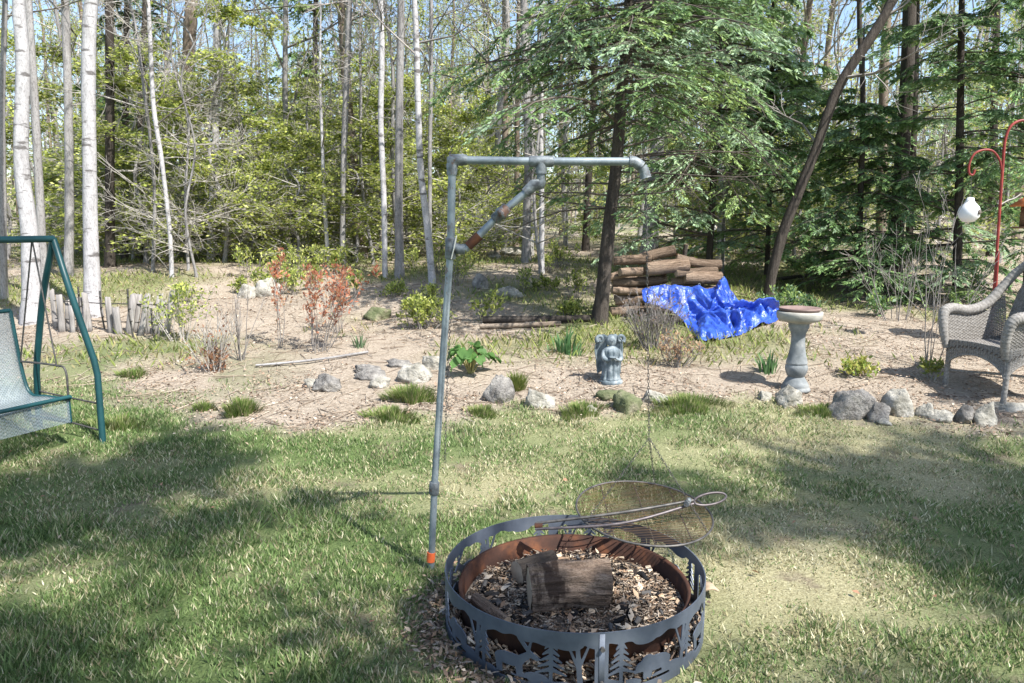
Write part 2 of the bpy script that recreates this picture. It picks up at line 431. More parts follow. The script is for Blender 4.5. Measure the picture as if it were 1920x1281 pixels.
YG = [(.50, .55, .13), (.40, .46, .11), (.27, .33, .09), (.64, .66, .24), (.15, .20, .06)]
HG = [(.085, .155, .065), (.13, .23, .08), (.22, .34, .14), (.32, .42, .13), (.32, .43, .29)]
def trunk_path(mb, path, radii, n=12, rng=None, flare=1.35, rough=.06):
    p = np.array([tuple(q) for q in bez(path, 6)]); m = len(p)
    r = np.interp(np.linspace(0, 1, m), np.linspace(0, 1, len(radii)), radii)
    hgt = p[:, 2] - p[0, 2]
    r = r * (1 + (flare - 1) * np.exp(-np.maximum(hgt, 0) / (2.2 * radii[0] + .02)))
    p[0, 2] -= .12
    b = 1 + (rng.random((m, n)) - .5) * 2 * rough if rng is not None else None
    mb.tube(p, r, n, True, None, False, b)
    return p, r

# --- template: slim bare tree
def bare_template(seed, Ht=12, R=.11, lean=.0, leaves=3000, pale=False):
    rng = np.random.default_rng(seed)
    path = [(0, 0, 0)]
    for i in range(1, 7):
        z = Ht * i / 6; path.append((lean * z + rng.normal() * .06 * i ** .7, rng.normal() * .06 * i ** .7, z))
    mt = MB(); p, r = trunk_path(mt, path, [R, R * .85, R * .7, R * .55, R * .4, R * .25, R * .08], 8, rng)
    mc = MB(); nb = 26
    t = np.sort(rng.uniform(.16, .98, nb)); idx = (t * (len(p) - 1)).astype(int)
    az = rng.uniform(0, 2 * math.pi, nb); el = rng.uniform(.25, 1.0, nb)
    D = np.stack([np.cos(az) * np.cos(el), np.sin(az) * np.cos(el), np.sin(el)], -1)
    L = (1.1 - t * .75) * Ht * .22 * rng.uniform(.5, 1.1, nb)
    q, d = grow(mc, p[idx], D, L, r[idx] * .42 + .003, 3, rng, 4, (6, 5), .8, .06, .16, .55, rmin=.0035)
    s = rng.choice(len(q), leaves)
    ml = MB()
    ml.leaves(q[s] + rng.normal(size=(leaves, 3)) * .05, d[s] + rng.normal(size=(leaves, 3)) * .7, rng.normal(size=(leaves, 3)) + (0, 0, 1), rng.uniform(.05, .10, leaves), rng.uniform(.03, .06, leaves),
              colmix(rng, leaves, YG))
    return mt.mesh('trunk'), mc.mesh('crown'), ml.mesh('leaves')
# --- template: leafy understory sapling in flat sprays
def sapling_template(seed, Ht=4, nl=5200, spread=1.3, lo=.1):
    rng = np.random.default_rng(seed)
    path = [(0, 0, 0)]
    for i in range(1, 6): path.append((rng.normal() * .05 * i, rng.normal() * .05 * i, Ht * i / 5))
    mt = MB(); p, r = trunk_path(mt, path, [.035, .028, .022, .015, .006], 6, rng)
    mc = MB(); nb = 34
    t = rng.uniform(lo, .98, nb); idx = (t * (len(p) - 1)).astype(int)
    az = rng.uniform(0, 2 * math.pi, nb); el = rng.uniform(-.05, .45, nb)
    D = np.stack([np.cos(az) * np.cos(el), np.sin(az) * np.cos(el), np.sin(el)], -1)
    L = spread * (1.1 - .7 * t) * rng.uniform(.5, 1.15, nb)
    q, d = grow(mc, p[idx], D, L, r[idx] * .5 + .002, 3, rng, 4, (7, 5), .8, .0, .12, .5, flat=.5, rmin=.0028)
    ml = MB()
    clump = rng.random(len(q)) ** 1.6; s = rng.choice(len(q), nl, p=clump / clump.sum())
    az = rng.uniform(0, 2 * math.pi, nl)
    dd = np.stack([np.cos(az), np.sin(az), rng.normal(size=nl) * .3 - .15], -1)
    nn = rng.normal(size=(nl, 3)) * .75 + (.2, -.35, .8)
    ml.leaves(q[s] + rng.normal(size=(nl, 3)) * (.06, .06, .025), dd, nn, rng.uniform(.042, .085, nl), rng.uniform(.028, .05, nl), colmix(rng, nl, YG, [.28, .26, .18, .14, .14], .2))
    return mt.mesh('trunk'), mc.mesh('limbs'), ml.mesh('crown')
# --- hemlock crown: drooping flat sprays
def hemlock_crown(mb_l, mb_w, p, r, t0, t1, nb, Lmax, rng, cols=HG, wts=None, per=40, nsec=15, droop=.35, lsz=1.0, azr=None, taper=.75):
    m = len(p)
    t = rng.uniform(t0, t1, nb); idx = np.minimum((t * (m - 1)).astype(int), m - 1)
    az = rng.uniform(0, 2 * math.pi, nb) if azr is None else azr(rng, nb)
    el = rng.uniform(-.1, .35, nb)
    rel = (t - t0) / (t1 - t0 + 1e-6)
    L = Lmax * (1 - taper * rel) * rng.uniform(.55, 1.1, nb)
    k = 7
    P0 = p[idx]; D = np.stack([np.cos(az) * np.cos(el), np.sin(az) * np.cos(el), np.sin(el)], -1)
    pts = np.zeros((nb, k + 1, 3)); pts[:, 0] = P0; d = D; ds = np.zeros((nb, k, 3))
    for i in range(k):
        w = rng.normal(size=(nb, 3)) * .07; w[:, 2] -= droop * .22 * (i + 1) / k * 2
        d = nrm(d + w); ds[:, i] = d; pts[:, i + 1] = pts[:, i] + d * (L / k)[:, None]
        R = np.clip(L * .009, .006, .04)
        mb_w.prisms(pts[:, i], pts[:, i + 1], R * (1 - .8 * i / k), R * (1 - .8 * (i + 1) / k), 4)
    # secondaries
    ts = rng.uniform(.18, 1, (nb, nsec)); seg = np.minimum((ts * k).astype(int), k - 1); fr = ts * k - seg; ii = np.arange(nb)[:, None]
    q = (pts[ii, seg] * (1 - fr)[..., None] + pts[ii, seg + 1] * fr[..., None]).reshape(-1, 3)
    bd = ds[ii, seg].reshape(-1, 3)
    side = np.cross(bd, np.array([0, 0, 1.])) * rng.choice([-1, 1], len(q))[:, None]
    sd_ = nrm(bd * rng.uniform(.5, 1.1, (len(q), 1)) + nrm(side) + rng.normal(size=(len(q), 3)) * .15 + (0, 0, -.22 * droop / .35))
    Ls = (L[:, None] * .34 * (1.2 - .75 * ts) * rng.uniform(.6, 1.2, ts.shape)).reshape(-1)
    mb_w.prisms(q, q + sd_ * Ls[:, None] * .9, .0035, .0015, 3)
    # needles sprays
    n = len(q); tt = rng.uniform(.05, 1.05, (n, per)); c = (q[:, None] + sd_[:, None] * (tt * Ls[:, None])[..., None]).reshape(-1, 3)
    c[:, 2] -= (tt ** 2 * Ls[:, None] * .16).reshape(-1)
    sb = np.repeat(sd_, per, 0); s2 = nrm(np.cross(sb, np.array([0, 0, 1.]))) * rng.choice([-1, 1], len(sb))[:, None]
    dd = nrm(sb * .8 + s2 * rng.uniform(.2, 1.1, (len(sb), 1)) + rng.normal(size=sb.shape) * .18 + (0, 0, -.25))
    nn = rng.normal(size=sb.shape) * .7 + (.15, -.3, .8)
    bc = colmix(rng, nb, cols, wts, .1)
    cc = np.repeat(np.repeat(bc, nsec, 0), per, 0) * .55 + colmix(rng, len(sb), cols, wts, .15) * .45
    tipf = (tt.reshape(-1)[:, None] > .8) * (rng.random((len(sb), 1)) < .5)
    cc = np.where(tipf, cc * 1.25 + np.array([[.025, .03, .0]]), cc)
    mb_l.leaves(c, dd, nn, rng.uniform(.036, .09, len(sb)) * lsz, rng.uniform(.013, .026, len(sb)) * lsz, cc, .05)

def place(tmpl, name, mats, parts, loc, rz, s, label, cat, group):
    e = empty(name, loc, rz); e.scale = (s[0], s[0], s[1])
    for me, mt, pn in zip(tmpl, mats, parts): add_obj(pn, me, mt, e)
    return tag(e, label, cat, group)

# ------------------------------------------------------------------ named trees, read trunk by trunk from the photograph
def hero(name, label, pxpath, wpx, mat, base=None, top=11.0, limbs=14, llen=1.7, lmin=.25, leaves=0, seed=1, twig='twig', group=None, dy=0, rough=.05, Yb=None):
    rng = np.random.default_rng(seed)
    b = G(*pxpath[0]) if base is None else base
    if Yb is not None: b = Vector(P(*pxpath[0], Yb)); b.z = hz(b.x, b.y)
    Yd = b.y
    pts = [b] + [P(u, v, Yd + dy * (i + 1)) for i, (u, v) in enumerate(pxpath[1:])]
    d = (pts[-1] - pts[-2]).normalized()
    z = pts[-1].z; cur = pts[-1].copy()
    while cur.z < top:
        d = (d * .93 + Vector((rng.normal() * .04, rng.normal() * .04, .12))).normalized(); cur = cur + d * 1.2; pts.append(cur.copy())
    w = [x * (.86 if mat.name.startswith('pale') else .82) * math.cos(math.atan((pxpath[0][0] - 960) / FPX)) * pxm(Yd) / 2 for x in wpx]
    last = w[-1]; extra = len(pts) - len(w)
    w = w + [last * (1 - .85 * (i + 1) / max(extra, 1)) for i in range(extra)]
    e = empty(name, b)
    loc = [(p - b) for p in pts]; loc[0] = Vector((0, 0, 0))
    mt = MB(); p, r = trunk_path(mt, loc, w, 12, rng, 1.3, rough)
    mt.build('trunk', mat, e)
    mc = MB()
    if limbs:
        t = rng.uniform(lmin, .97, limbs); idx = (t * (len(p) - 1)).astype(int)
        az = rng.uniform(0, 2 * math.pi, limbs); el = rng.uniform(.1, .9, limbs)
        D = np.stack([np.cos(az) * np.cos(el), np.sin(az) * np.cos(el), np.sin(el)], -1)
        L = llen * rng.uniform(.4, 1.2, limbs)
        q, dd = grow(mc, p[idx], D, L, np.minimum(r[idx] * .35, .03) + .003, 3, rng, 3, (6, 4), .8, .03, .17, .55, rmin=.003)
        mc.build('crown', M[twig], e)
        if leaves:
            ml = MB(); s = rng.choice(len(q), leaves)
            ml.leaves(q[s], dd[s] + rng.normal(size=(leaves, 3)) * .7, rng.normal(size=(leaves, 3)) + (0, 0, 1), rng.uniform(.035, .07, leaves), rng.uniform(.02, .04, leaves), colmix(rng, leaves, YG))
            ml.build('leaves', M['leaf'], e)
    tag(e, label, 'tree', group)
    return e, p, r
hero('beech_tree', 'white barked thick trunk leaning slightly beside the swing frame', [(60, 605), (56, 450), (40, 300), (43, 130), (36, 20), (34, -80)], [46, 40, 34, 31, 29, 28], M['bark_pale'], limbs=9, lmin=.5, seed=11)
hero('beech_tree', 'straight smooth pale grey trunk, the thickest, rising behind the slat fence', [(174, 592), (170, 420), (167, 250), (166, 100), (172, -20)], [38, 33, 31, 31, 30], M['bark_pale'], limbs=10, lmin=.5, seed=12)
hero('maple_tree', 'dark slender trunk crossing just behind the white leaning trunk', [(84, 560), (76, 400), (68, 250), (58, 80), (50, -40)], [22, 20, 20, 18, 17], M['bark_grey'], limbs=10, lmin=.4, seed=13)
hero('sapling_tree', 'very thin pale trunk bending right as it comes down among green saplings', [(322, 520), (318, 430), (303, 300), (288, 200), (281, 60), (276, -30)], [10, 10, 10, 10, 9, 8], M['bark_pale'], limbs=12, llen=1.3, lmin=.2, seed=14)
hero('oak_tree', 'stout brown furrowed trunk against open blue sky', [(352, 480), (350, 330), (351, 200), (356, 60), (362, -40)], [36, 33, 30, 29, 28], M['bark_brown'], limbs=14, lmin=.35, seed=15, rough=.1)
hero('birch_tree', 'knobbly pale trunk right beside the brown oak', [(396, 490), (397, 420), (404, 250), (405, 120), (409, 20), (408, -60)], [17, 16, 16, 18, 15, 14], M['bark_pale'], limbs=14, lmin=.3, seed=16, rough=.12)
hero('sapling_tree', 'short thin pale trunk rising behind the red leaved shrub', [(617, 500), (612, 440), (607, 350), (604, 260), (600, 150)], [9, 9, 8, 7, 6], M['bark_pale'], limbs=10, llen=1, lmin=.3, seed=17, top=5, leaves=500)
hero('ash_tree', 'grey straight trunk rising out of dense green saplings', [(642, 500), (643, 400), (646, 250), (652, 100), (655, -20)], [14, 14, 14, 14, 13], M['bark_grey'], limbs=14, lmin=.3, seed=18)
hero('birch_tree', 'slim pale double kinked trunk next to the grey trunk by the pipe stand', [(722, 522), (720, 380), (714, 230), (716, 100), (712, -20)], [11, 12, 12, 12, 12], M['bark_pale'], limbs=14, lmin=.3, seed=19)
hero('ash_tree', 'mid grey even trunk between two slim pale trunks', [(749, 520), (748, 380), (749, 200), (751, 60), (752, -30)], [21, 18, 17, 16, 15], M['bark_grey'], limbs=14, lmin=.35, seed=20)
hero('birch_tree', 'pale trunk curving left as it rises just left of the pipe post', [(811, 532), (802, 430), (789, 320), (784, 200), (780, 60), (775, -40)], [15, 15, 14, 13, 12, 11], M['bark_pale'], limbs=14, lmin=.3, seed=21)
hero('ash_tree', 'thin grey trunk standing behind the curved pale trunk', [(806, 500), (806, 300), (808, 150), (808, -20)], [9, 9, 9, 8], M['bark_grey'], limbs=12, lmin=.25, seed=22)
hero('maple_tree', 'dull grey trunk seen below the pipe brace', [(986, 492), (988, 400), (990, 280), (985, 120), (982, -20)], [20, 18, 17, 16, 15], M['bark_grey'], limbs=14, lmin=.3, seed=23)
hero('birch_tree', 'thin light trunk seen under the tee fitting of the pipe arm', [(1015, 512), (1016, 400), (1014, 250), (1016, 120), (1020, -20)], [12, 11, 10, 9, 8], M['bark_pale'], limbs=12, lmin=.3, seed=24)
hero('pine_tree', 'pale barked trunk standing behind the log pile', [(1216, 486), (1222, 400), (1230, 310), (1236, 200), (1242, 80), (1246, -20)], [37, 34, 31, 29, 27, 25], M['bark_grey'], limbs=10, lmin=.45, seed=25)
hero('ash_tree', 'dark trunk left of the hemlock, half hidden by its boughs', [(1098, 470), (1104, 330), (1112, 200), (1116, 60), (1118, -20)], [16, 15, 14, 13, 12], M['bark_dark'], limbs=12, lmin=.3, seed=26)
hero('leaning_tree', 'dark bare trunk leaning steeply right behind the blue tarp', [(1438, 566), (1464, 450), (1524, 295), (1572, 165), (1640, 60), (1690, -30)], [22, 24, 22, 22, 22, 21], M['bark_dark'], limbs=9, llen=1.4, lmin=.25, seed=27, top=7, rough=.1)
hero('maple_tree', 'thin dark trunk crossing behind the leaning trunk', [(1607, 480), (1614, 330), (1618, 180), (1612, 60), (1610, -30)], [13, 13, 12, 12, 11], M['bark_dark'], limbs=12, lmin=.3, seed=28)
hero('pine_tree', 'thick dark grey trunk among the evergreens behind the bird bath', [(1672, 520), (1684, 380), (1695, 250), (1702, 120), (1706, -20)], [40, 36, 33, 31, 30], M['bark_dark'], limbs=8, lmin=.5, seed=29)
hero('spruce_tree', 'dark bare limbed trunk beyond the red crook pole', [(1858, 480), (1862, 330), (1864, 180), (1868, 60), (1870, -30)], [20, 19, 18, 17, 16], M['bark_dark'], limbs=16, lmin=.3, seed=30)
hero('sapling_tree', 'slender pale trunk in the sunny clearing between tarp and hemlock boughs', [(1398, 476), (1400, 420), (1404, 330), (1402, 200)], [11, 10, 8, 7], M['bark_grey'], limbs=12, llen=1, lmin=.3, seed=31, top=6, leaves=500)
hero('maple_tree', 'grey trunk partly hidden by the two thick pale trunks', [(128, 520), (130, 380), (128, 200), (124, 60), (122, -30)], [22, 22, 20, 19, 18], M['bark_grey'], limbs=12, lmin=.3, seed=32)
hero('maple_tree', 'slim grey trunk beyond the swing top bar at the edge of the wood', [(8, 560), (6, 400), (4, 200), (8, 60), (10, -30)], [18, 16, 14, 13, 12], M['bark_grey'], limbs=10, lmin=.3, seed=33)
hero('oak_tree', 'dark trunk close behind the thickest pale trunk', [(206, 500), (206, 330), (206, 150), (204, -30)], [24, 22, 20, 19], M['bark_dark'], limbs=12, lmin=.35, seed=34)
hero('spruce_tree', 'dark narrow trunk with needles in front of the sky gap', [(262, 490), (262, 330), (264, 180), (270, 60), (272, -30)], [16, 15, 14, 12, 11], M['bark_dark'], limbs=10, lmin=.3, seed=35)

# --- the hemlock by the log pile
def hemlock(name, label, pxpath, wpx, seed, t0, t1, nb, Lmax, top=9, cols=HG, wts=None, nsec=15, per=26, Yb=None, azr=None, droop=.35, taper=.75, mat='bark_dark', group=None, lsz=1.0, extra=None):
    rng = np.random.default_rng(seed)
    b = G(*pxpath[0])
    if Yb is not None: b = P(pxpath[0][0], pxpath[0][1], Yb); b.z = hz(b.x, b.y)
    Yd = b.y
    pts = [b] + [P(u, v, Yd) for u, v in pxpath[1:]]
    d = (pts[-1] - pts[-2]).normalized(); cur = pts[-1].copy()
    while cur.z < top: cur = cur + d * .9; d = (d + Vector((0, 0, .1))).normalized(); pts.append(cur.copy())
    w = [x * .8 * pxm(Yd) / 2 for x in wpx]; ex = len(pts) - len(w)
    w += [w[-1] * (1 - .85 * (i + 1) / max(ex, 1)) for i in range(ex)]
    e = empty(name, b); mt = MB(); loc = [p - b for p in pts]; loc[0] = Vector((0, 0, 0))
    p, r = trunk_path(mt, loc, w, 12, rng, 1.3, .08); mt.build('trunk', M[mat], e)
    ml = MB(); mw = MB()
    z = p[:, 2]; f0 = np.searchsorted(z, t0) / len(z); f1 = min(np.searchsorted(z, t1) / len(z), .99)
    hemlock_crown(ml, mw, p, r, f0, f1, nb, Lmax, rng, cols, wts, per, nsec, droop, lsz, azr, taper)
    if extra: extra(ml, mw, p, r, rng)
    mw.build('limbs', M['twig_dark'], e); ml.build('crown', M['needle'], e)
    return tag(e, label, 'tree', group)
M['twig_dark'] = pmat('dark_twig_bark', (.05, .04, .035), (.14, .115, .095), 6, .9, .2, .004)
def low_boughs(ml, mw, p, r, rng):      # the few long bare boughs under the crown
    n = 9; z = rng.uniform(1.1, 1.9, n); idx = np.searchsorted(p[:, 2], z)
    az = rng.choice([0, math.pi], n) + rng.normal(size=n) * .5
    D = np.stack([np.cos(az), np.sin(az), np.full(n, .12)], -1)
    grow(mw, p[idx], D, rng.uniform(.9, 1.9, n), np.full(n, .013), 3, rng, 5, (6, 4), .7, -.03, .1, .4, rmin=.002)
    hemlock_crown(ml, mw, p, r, np.searchsorted(p[:, 2], 1.15) / len(p), np.searchsorted(p[:, 2], 1.8) / len(p), 4, 1.2, rng, nsec=8, per=14)
hemlock('hemlock_tree', 'big hemlock with drooping green boughs, dark trunk against the log pile', [(1124, 606), (1140, 440), (1156, 300), (1166, 170), (1176, 60), (1182, -30)], [33, 30, 27, 25, 23, 22],
        51, 2.05, 6.2, 165, 2.2, top=8, extra=low_boughs, taper=.45)
HP = [.15, .2, .25, .12, .28]
hemlock('hemlock_tree', 'pale silvery green hemlock between the pipe arm and the leaning trunk', [(1330, 470), (1338, 330), (1345, 180), (1350, 40), (1352, -40)], [16, 15, 14, 13, 12], 52, .9, 6.5, 215, 1.9, top=7.5, wts=[.04, .11, .23, .17, .45], Yb=11.0, taper=.5, droop=.45)
hemlock('hemlock_tree', 'light green young hemlock right of the silvery one, in front of the sky gap', [(1440, 480), (1444, 330), (1447, 200), (1448, 120)], [12, 11, 10, 9], 53, .4, 4.4, 105, 1.4, top=4.8, wts=[.08, .17, .3, .15, .30], Yb=11.2, taper=.7)
hemlock('hemlock_tree', 'dark low hemlock spreading over the ground behind the bird bath', [(1610, 560), (1612, 430), (1616, 300), (1618, 180)], [16, 14, 12, 10], 54, .08, 2.6, 100, 1.5, top=3.2, wts=[.26, .32, .24, .08, .10], Yb=10.0, taper=.6)
hemlock('hemlock_tree', 'dense dark hemlock behind the red crook pole', [(1795, 545), (1797, 400), (1800, 250), (1802, 100)], [20, 18, 16, 14], 55, .08, 6.0, 125, 1.55, top=7, wts=[.13, .26, .28, .13, .20], Yb=9.4, taper=.55)
hemlock('hemlock_tree', 'tall hemlock whose boughs hang above the wicker chair', [(1930, 545), (1932, 400), (1935, 250), (1937, 100), (1938, -20)], [22, 20, 18, 16, 15], 56, .6, 6.5, 70, 1.6, top=7.5, wts=[.25, .28, .25, .08, .14], Yb=9.0, taper=.5)
hemlock('hemlock_tree', 'mid green hemlock filling the gap by the thick dark trunk', [(1700, 520), (1708, 380), (1715, 200), (1718, 40)], [16, 15, 14, 13], 57, .3, 7.0, 92, 1.6, top=8, wts=[.15, .27, .28, .13, .17], Yb=11.5, taper=.5)
hemlock('hemlock_tree', 'deep green hemlock behind the brown oak and the sky gap', [(232, 480), (234, 330), (236, 150), (238, 0)], [16, 15, 13, 11], 58, .5, 6.0, 80, 1.6, top=7, wts=[.35, .3, .2, .13, .02], Yb=14.5, taper=.7)  # needle colours weighted to the darker greens
hemlock('hemlock_tree', 'thin topped hemlock far behind the grey ash trunk', [(585, 470), (588, 300), (590, 150), (592, 0)], [14, 13, 12, 10], 59, 2.6, 9.0, 60, 1.7, top=9.5, wts=[.25, .3, .25, .18, .02], Yb=18, taper=.5, lsz=1.3)

# --- forest behind: shared templates, every tree its own object
BT = [bare_template(100 + i, 12 + i * .8, .055 + .012 * i, lean=(-.02, .015, 0, .03)[i]) for i in range(4)]
ST = [sapling_template(200 + i, (3.2, 4.2, 3.6, 2.4)[i], spread=(1.2, 1.5, 1.35, 1.2)[i]) for i in range(4)]
rng = np.random.default_rng(7)
MT = ('bark_grey', 'bark_pale', 'bark_grey', 'bark_brown')
n_b = 0
for i in range(400):
    if n_b >= 118: break
    u = rng.uniform(-120, 2040); Y = 13 + 40 * rng.random() ** 1.3
    x = (u - 960) / FPX * Y / CP
    if 240 < u < 560 and Y < 30 and rng.random() < .75: continue
    if 1470 < u < 1610 and rng.random() < .85: continue
    k = int(rng.integers(4)); s = rng.uniform(.6, 1.1)
    e = empty('forest_tree', (x, Y, hz(x, Y) - .03), rng.uniform(0, 6.28)); e.scale = (s, s, s * rng.uniform(.9, 1.2))
    add_obj('trunk', BT[k][0], M[MT[k]], e); add_obj('crown', BT[k][1], M['twig_pale' if k % 2 else 'twig'], e); add_obj('leaves', BT[k][2], M['leaf'], e)
    tag(e, 'slim forest tree with budding spring twigs, deep in the woods behind the garden', 'tree', 'slim bare trees of the woods')
    n_b += 1
SP_ = [(215, 15), (262, 13.5), (300, 17), (345, 14.5), (420, 15.5), (455, 13.4), (500, 16), (535, 13), (560, 17.5), (590, 14), (640, 15.8), (672, 12.8), (700, 15), (735, 17), (775, 14.2), (830, 15.2), (862, 13.6), (905, 16.5),
       (485, 19), (380, 20), (620, 19), (30, 14), (105, 15), (150, 17), (240, 20), (950, 19), (1060, 20), (1290, 15), (1345, 14), (1420, 14.5), (1480, 13.2), (1385, 18), (1260, 19), (1540, 17), (1600, 19), (900, 22), (1010, 24), (760, 24), (680, 22), (520, 25), (1130, 17), (1750, 14), (1850, 16), (225, 12.6), (285, 12.2), (330, 12.9), (430, 12.3), (565, 12.2), (720, 13.4), (930, 14.2)]
for i, (u, Y) in enumerate(SP_):
    x = (u - 960) / FPX * Y / CP
    k = i % 4 if not (900 < u < 1500) else 3
    s = rng.uniform(.85, 1.2)
    e = empty('understory_sapling', (x, Y, hz(x, Y) - .02), rng.uniform(0, 6.28)); e.scale = (s, s, s * rng.uniform(.85, 1.1))
    add_obj('trunk', ST[k][0], M['bark_grey'], e); add_obj('limbs', ST[k][1], M['twig_pale'], e); add_obj('crown', ST[k][2], M['leaf'], e)
    tag(e, 'bushy sapling with yellow green new leaves in flat sprays at the edge of the woods', 'sapling', 'leafy saplings of the understory')

# --- thin leafless poles standing between the saplings at the wood edge
def pole_template(seed):
    rng = np.random.default_rng(seed); Ht = 6.5
    path = [(0, 0, 0)] + [(rng.normal() * .07 * i, rng.normal() * .07 * i, Ht * i / 5) for i in range(1, 6)]
    mt = MB(); p, r = trunk_path(mt, path, [.028, .024, .02, .014, .006], 6, rng)
    mc = MB(); nb = 26; t = rng.uniform(.06, .97, nb); idx = (t * (len(p) - 1)).astype(int); az = rng.uniform(0, 6.283, nb); el = rng.uniform(-.1, .7, nb)
    D = np.stack([np.cos(az) * np.cos(el), np.sin(az) * np.cos(el), np.sin(el)], -1)
    grow(mc, p[idx], D, 1.5 * (1.1 - .6 * t) * rng.uniform(.5, 1.2, nb), r[idx] * .45 + .002, 3, rng, 4, (6, 4), .8, .02, .16, .5, rmin=.003)
    return mt.mesh('trunk'), mc.mesh('crown')
PT = [pole_template(240 + i) for i in range(3)]
for i in range(22):
    Y = rng.uniform(10.5, 19); u = rng.uniform(180, 1080) if i < 17 else rng.uniform(1250, 1900)
    x = (u - 960) / FPX * Y / CP; s = rng.uniform(.7, 1.1)
    e = empty('pole_sapling', (x, Y, hz(x, Y) - .02), rng.uniform(0, 6.28)); e.scale = (s, s, s)
    add_obj('trunk', PT[i % 3][0], M['bark_grey'], e); add_obj('crown', PT[i % 3][1], M['twig_pale'], e)
    tag(e, 'pencil thin grey leafless sapling between the leafy ones at the wood edge', 'sapling', 'thin leafless saplings of the wood edge')

# --- far wood that reads as one mass
def far_wood():
    rng = np.random.default_rng(77); mb = MB(); n = 520
    Y = rng.uniform(48, 120, n); x = rng.uniform(-1, 1, n) * Y * .95; z = H(x, Y)
    ht = rng.uniform(9, 16, n)
    A = np.stack([x, Y, z - .3], -1); B = A + np.stack([rng.normal(size=n) * .5, rng.normal(size=n) * .5, ht], -1)
    mb.prisms(A, B, rng.uniform(.1, .2, n), .04, 5, colmix(rng, n, [(.30, .28, .25), (.42, .40, .37), (.16, .14, .12)]))
    m = 10000; k = rng.choice(n, m); t = rng.uniform(.25, 1, m); p = A[k] + (B[k] - A[k]) * t[:, None]
    d = nrm(rng.normal(size=(m, 3)) + (0, 0, .4)); L = rng.uniform(.6, 2.2, m)
    mb.prisms(p, p + d * L[:, None], .03, .008, 3, colmix(rng, m, [(.34, .31, .28), (.24, .21, .18)]))
    q = 58000; k = rng.choice(n, q); t = rng.random(q) ** 1.5; p = A[k] + (B[k] - A[k]) * t[:, None] + rng.normal(size=(q, 3)) * (1.5, 1.5, .8)
    p[:, 2] = np.maximum(p[:, 2], H(p[:, 0], p[:, 1]) + .1)
    mb.leaves(p, rng.normal(size=(q, 3)), rng.normal(size=(q, 3)) + (0, 0, .6), rng.uniform(.24, .5, q), rng.uniform(.14, .32, q), colmix(rng, q, [(.40, .44, .14), (.28, .33, .10), (.14, .2, .08), (.34, .32, .2), (.2, .26, .1)]))
    tag(mb.build('far_wood', M['leaf']), 'mass of distant bare and budding trees closing the view', 'woods', kind='stuff')
far_wood()

# --- trees on the viewer's side of the lawn, whose shade falls across it
def shade_tree(name, label, x, y, Ht, R, seed, nl, spread, nb, t0=.6, lsz=1.0, clump=1.0):
    rng = np.random.default_rng(seed); e = empty(name, (x, y, hz(x, y)))
    path = [(0, 0, 0)] + [(rng.normal() * .1, rng.normal() * .1, Ht * i / 5) for i in range(1, 6)]
    mt = MB(); p, r = trunk_path(mt, path, [R, R * .9, R * .75, R * .5, R * .15], 14, rng); mt.build('trunk', M['bark_brown'], e)
    mc = MB(); t = rng.uniform(t0, .98, nb); idx = (t * (len(p) - 1)).astype(int)
    az = rng.uniform(0, 2 * math.pi, nb); el = rng.uniform(.0, .45, nb)
    D = np.stack([np.cos(az) * np.cos(el), np.sin(az) * np.cos(el), np.sin(el)], -1)
    L = spread * rng.uniform(.6, 1.1, nb)
    q, d = grow(mc, p[idx], D, L, r[idx] * .35 + .012, 3, rng, 4, (7, 5), .8, .02, .15, .45, rmin=.007)
    mc.build('limbs', M['twig'], e)
    cl = fbm(q[:, 0] * .9 + seed, q[:, 1] * .9 + q[:, 2] * .5, seed, 2); w = np.clip(cl * 3 - 1.0, 0.02, 1) ** clump; s = rng.choice(len(q), nl, p=w / w.sum())
    ml = MB(); ml.leaves(q[s] + rng.normal(size=(nl, 3)) * .13, rng.normal(size=(nl, 3)), rng.normal(size=(nl, 3)) * .6 + (0, 0, 1), rng.uniform(.09, .16, nl) * lsz, rng.uniform(.07, .12, nl) * lsz, colmix(rng, nl, YG))
    ml.build('crown', M['leaf'], e)
    tag(e, label, 'tree')
shade_tree('shade_maple', 'tall leafy maple by the house, shading the grass near the swing', 3.2, -2.4, 13, .2, 301, 5600, 2.0, 24)
shade_tree('shade_maple', 'tall leafy maple right of the house, shading the grass before the stones', 8.6, -2.0, 13, .2, 302, 7500, 2.0, 24)
shade_tree('shade_maple', 'tall leafy maple furthest behind the viewer on the house side', 4.2, -4.3, 13, .2, 303, 1500, 2.6, 18, clump=.3)
shade_tree('shade_maple', 'tall leafy maple at the corner of the house, shading the grass right of the ring', 9.3, -4.3, 13, .2, 304, 2600, 2.5, 20, clump=.4)

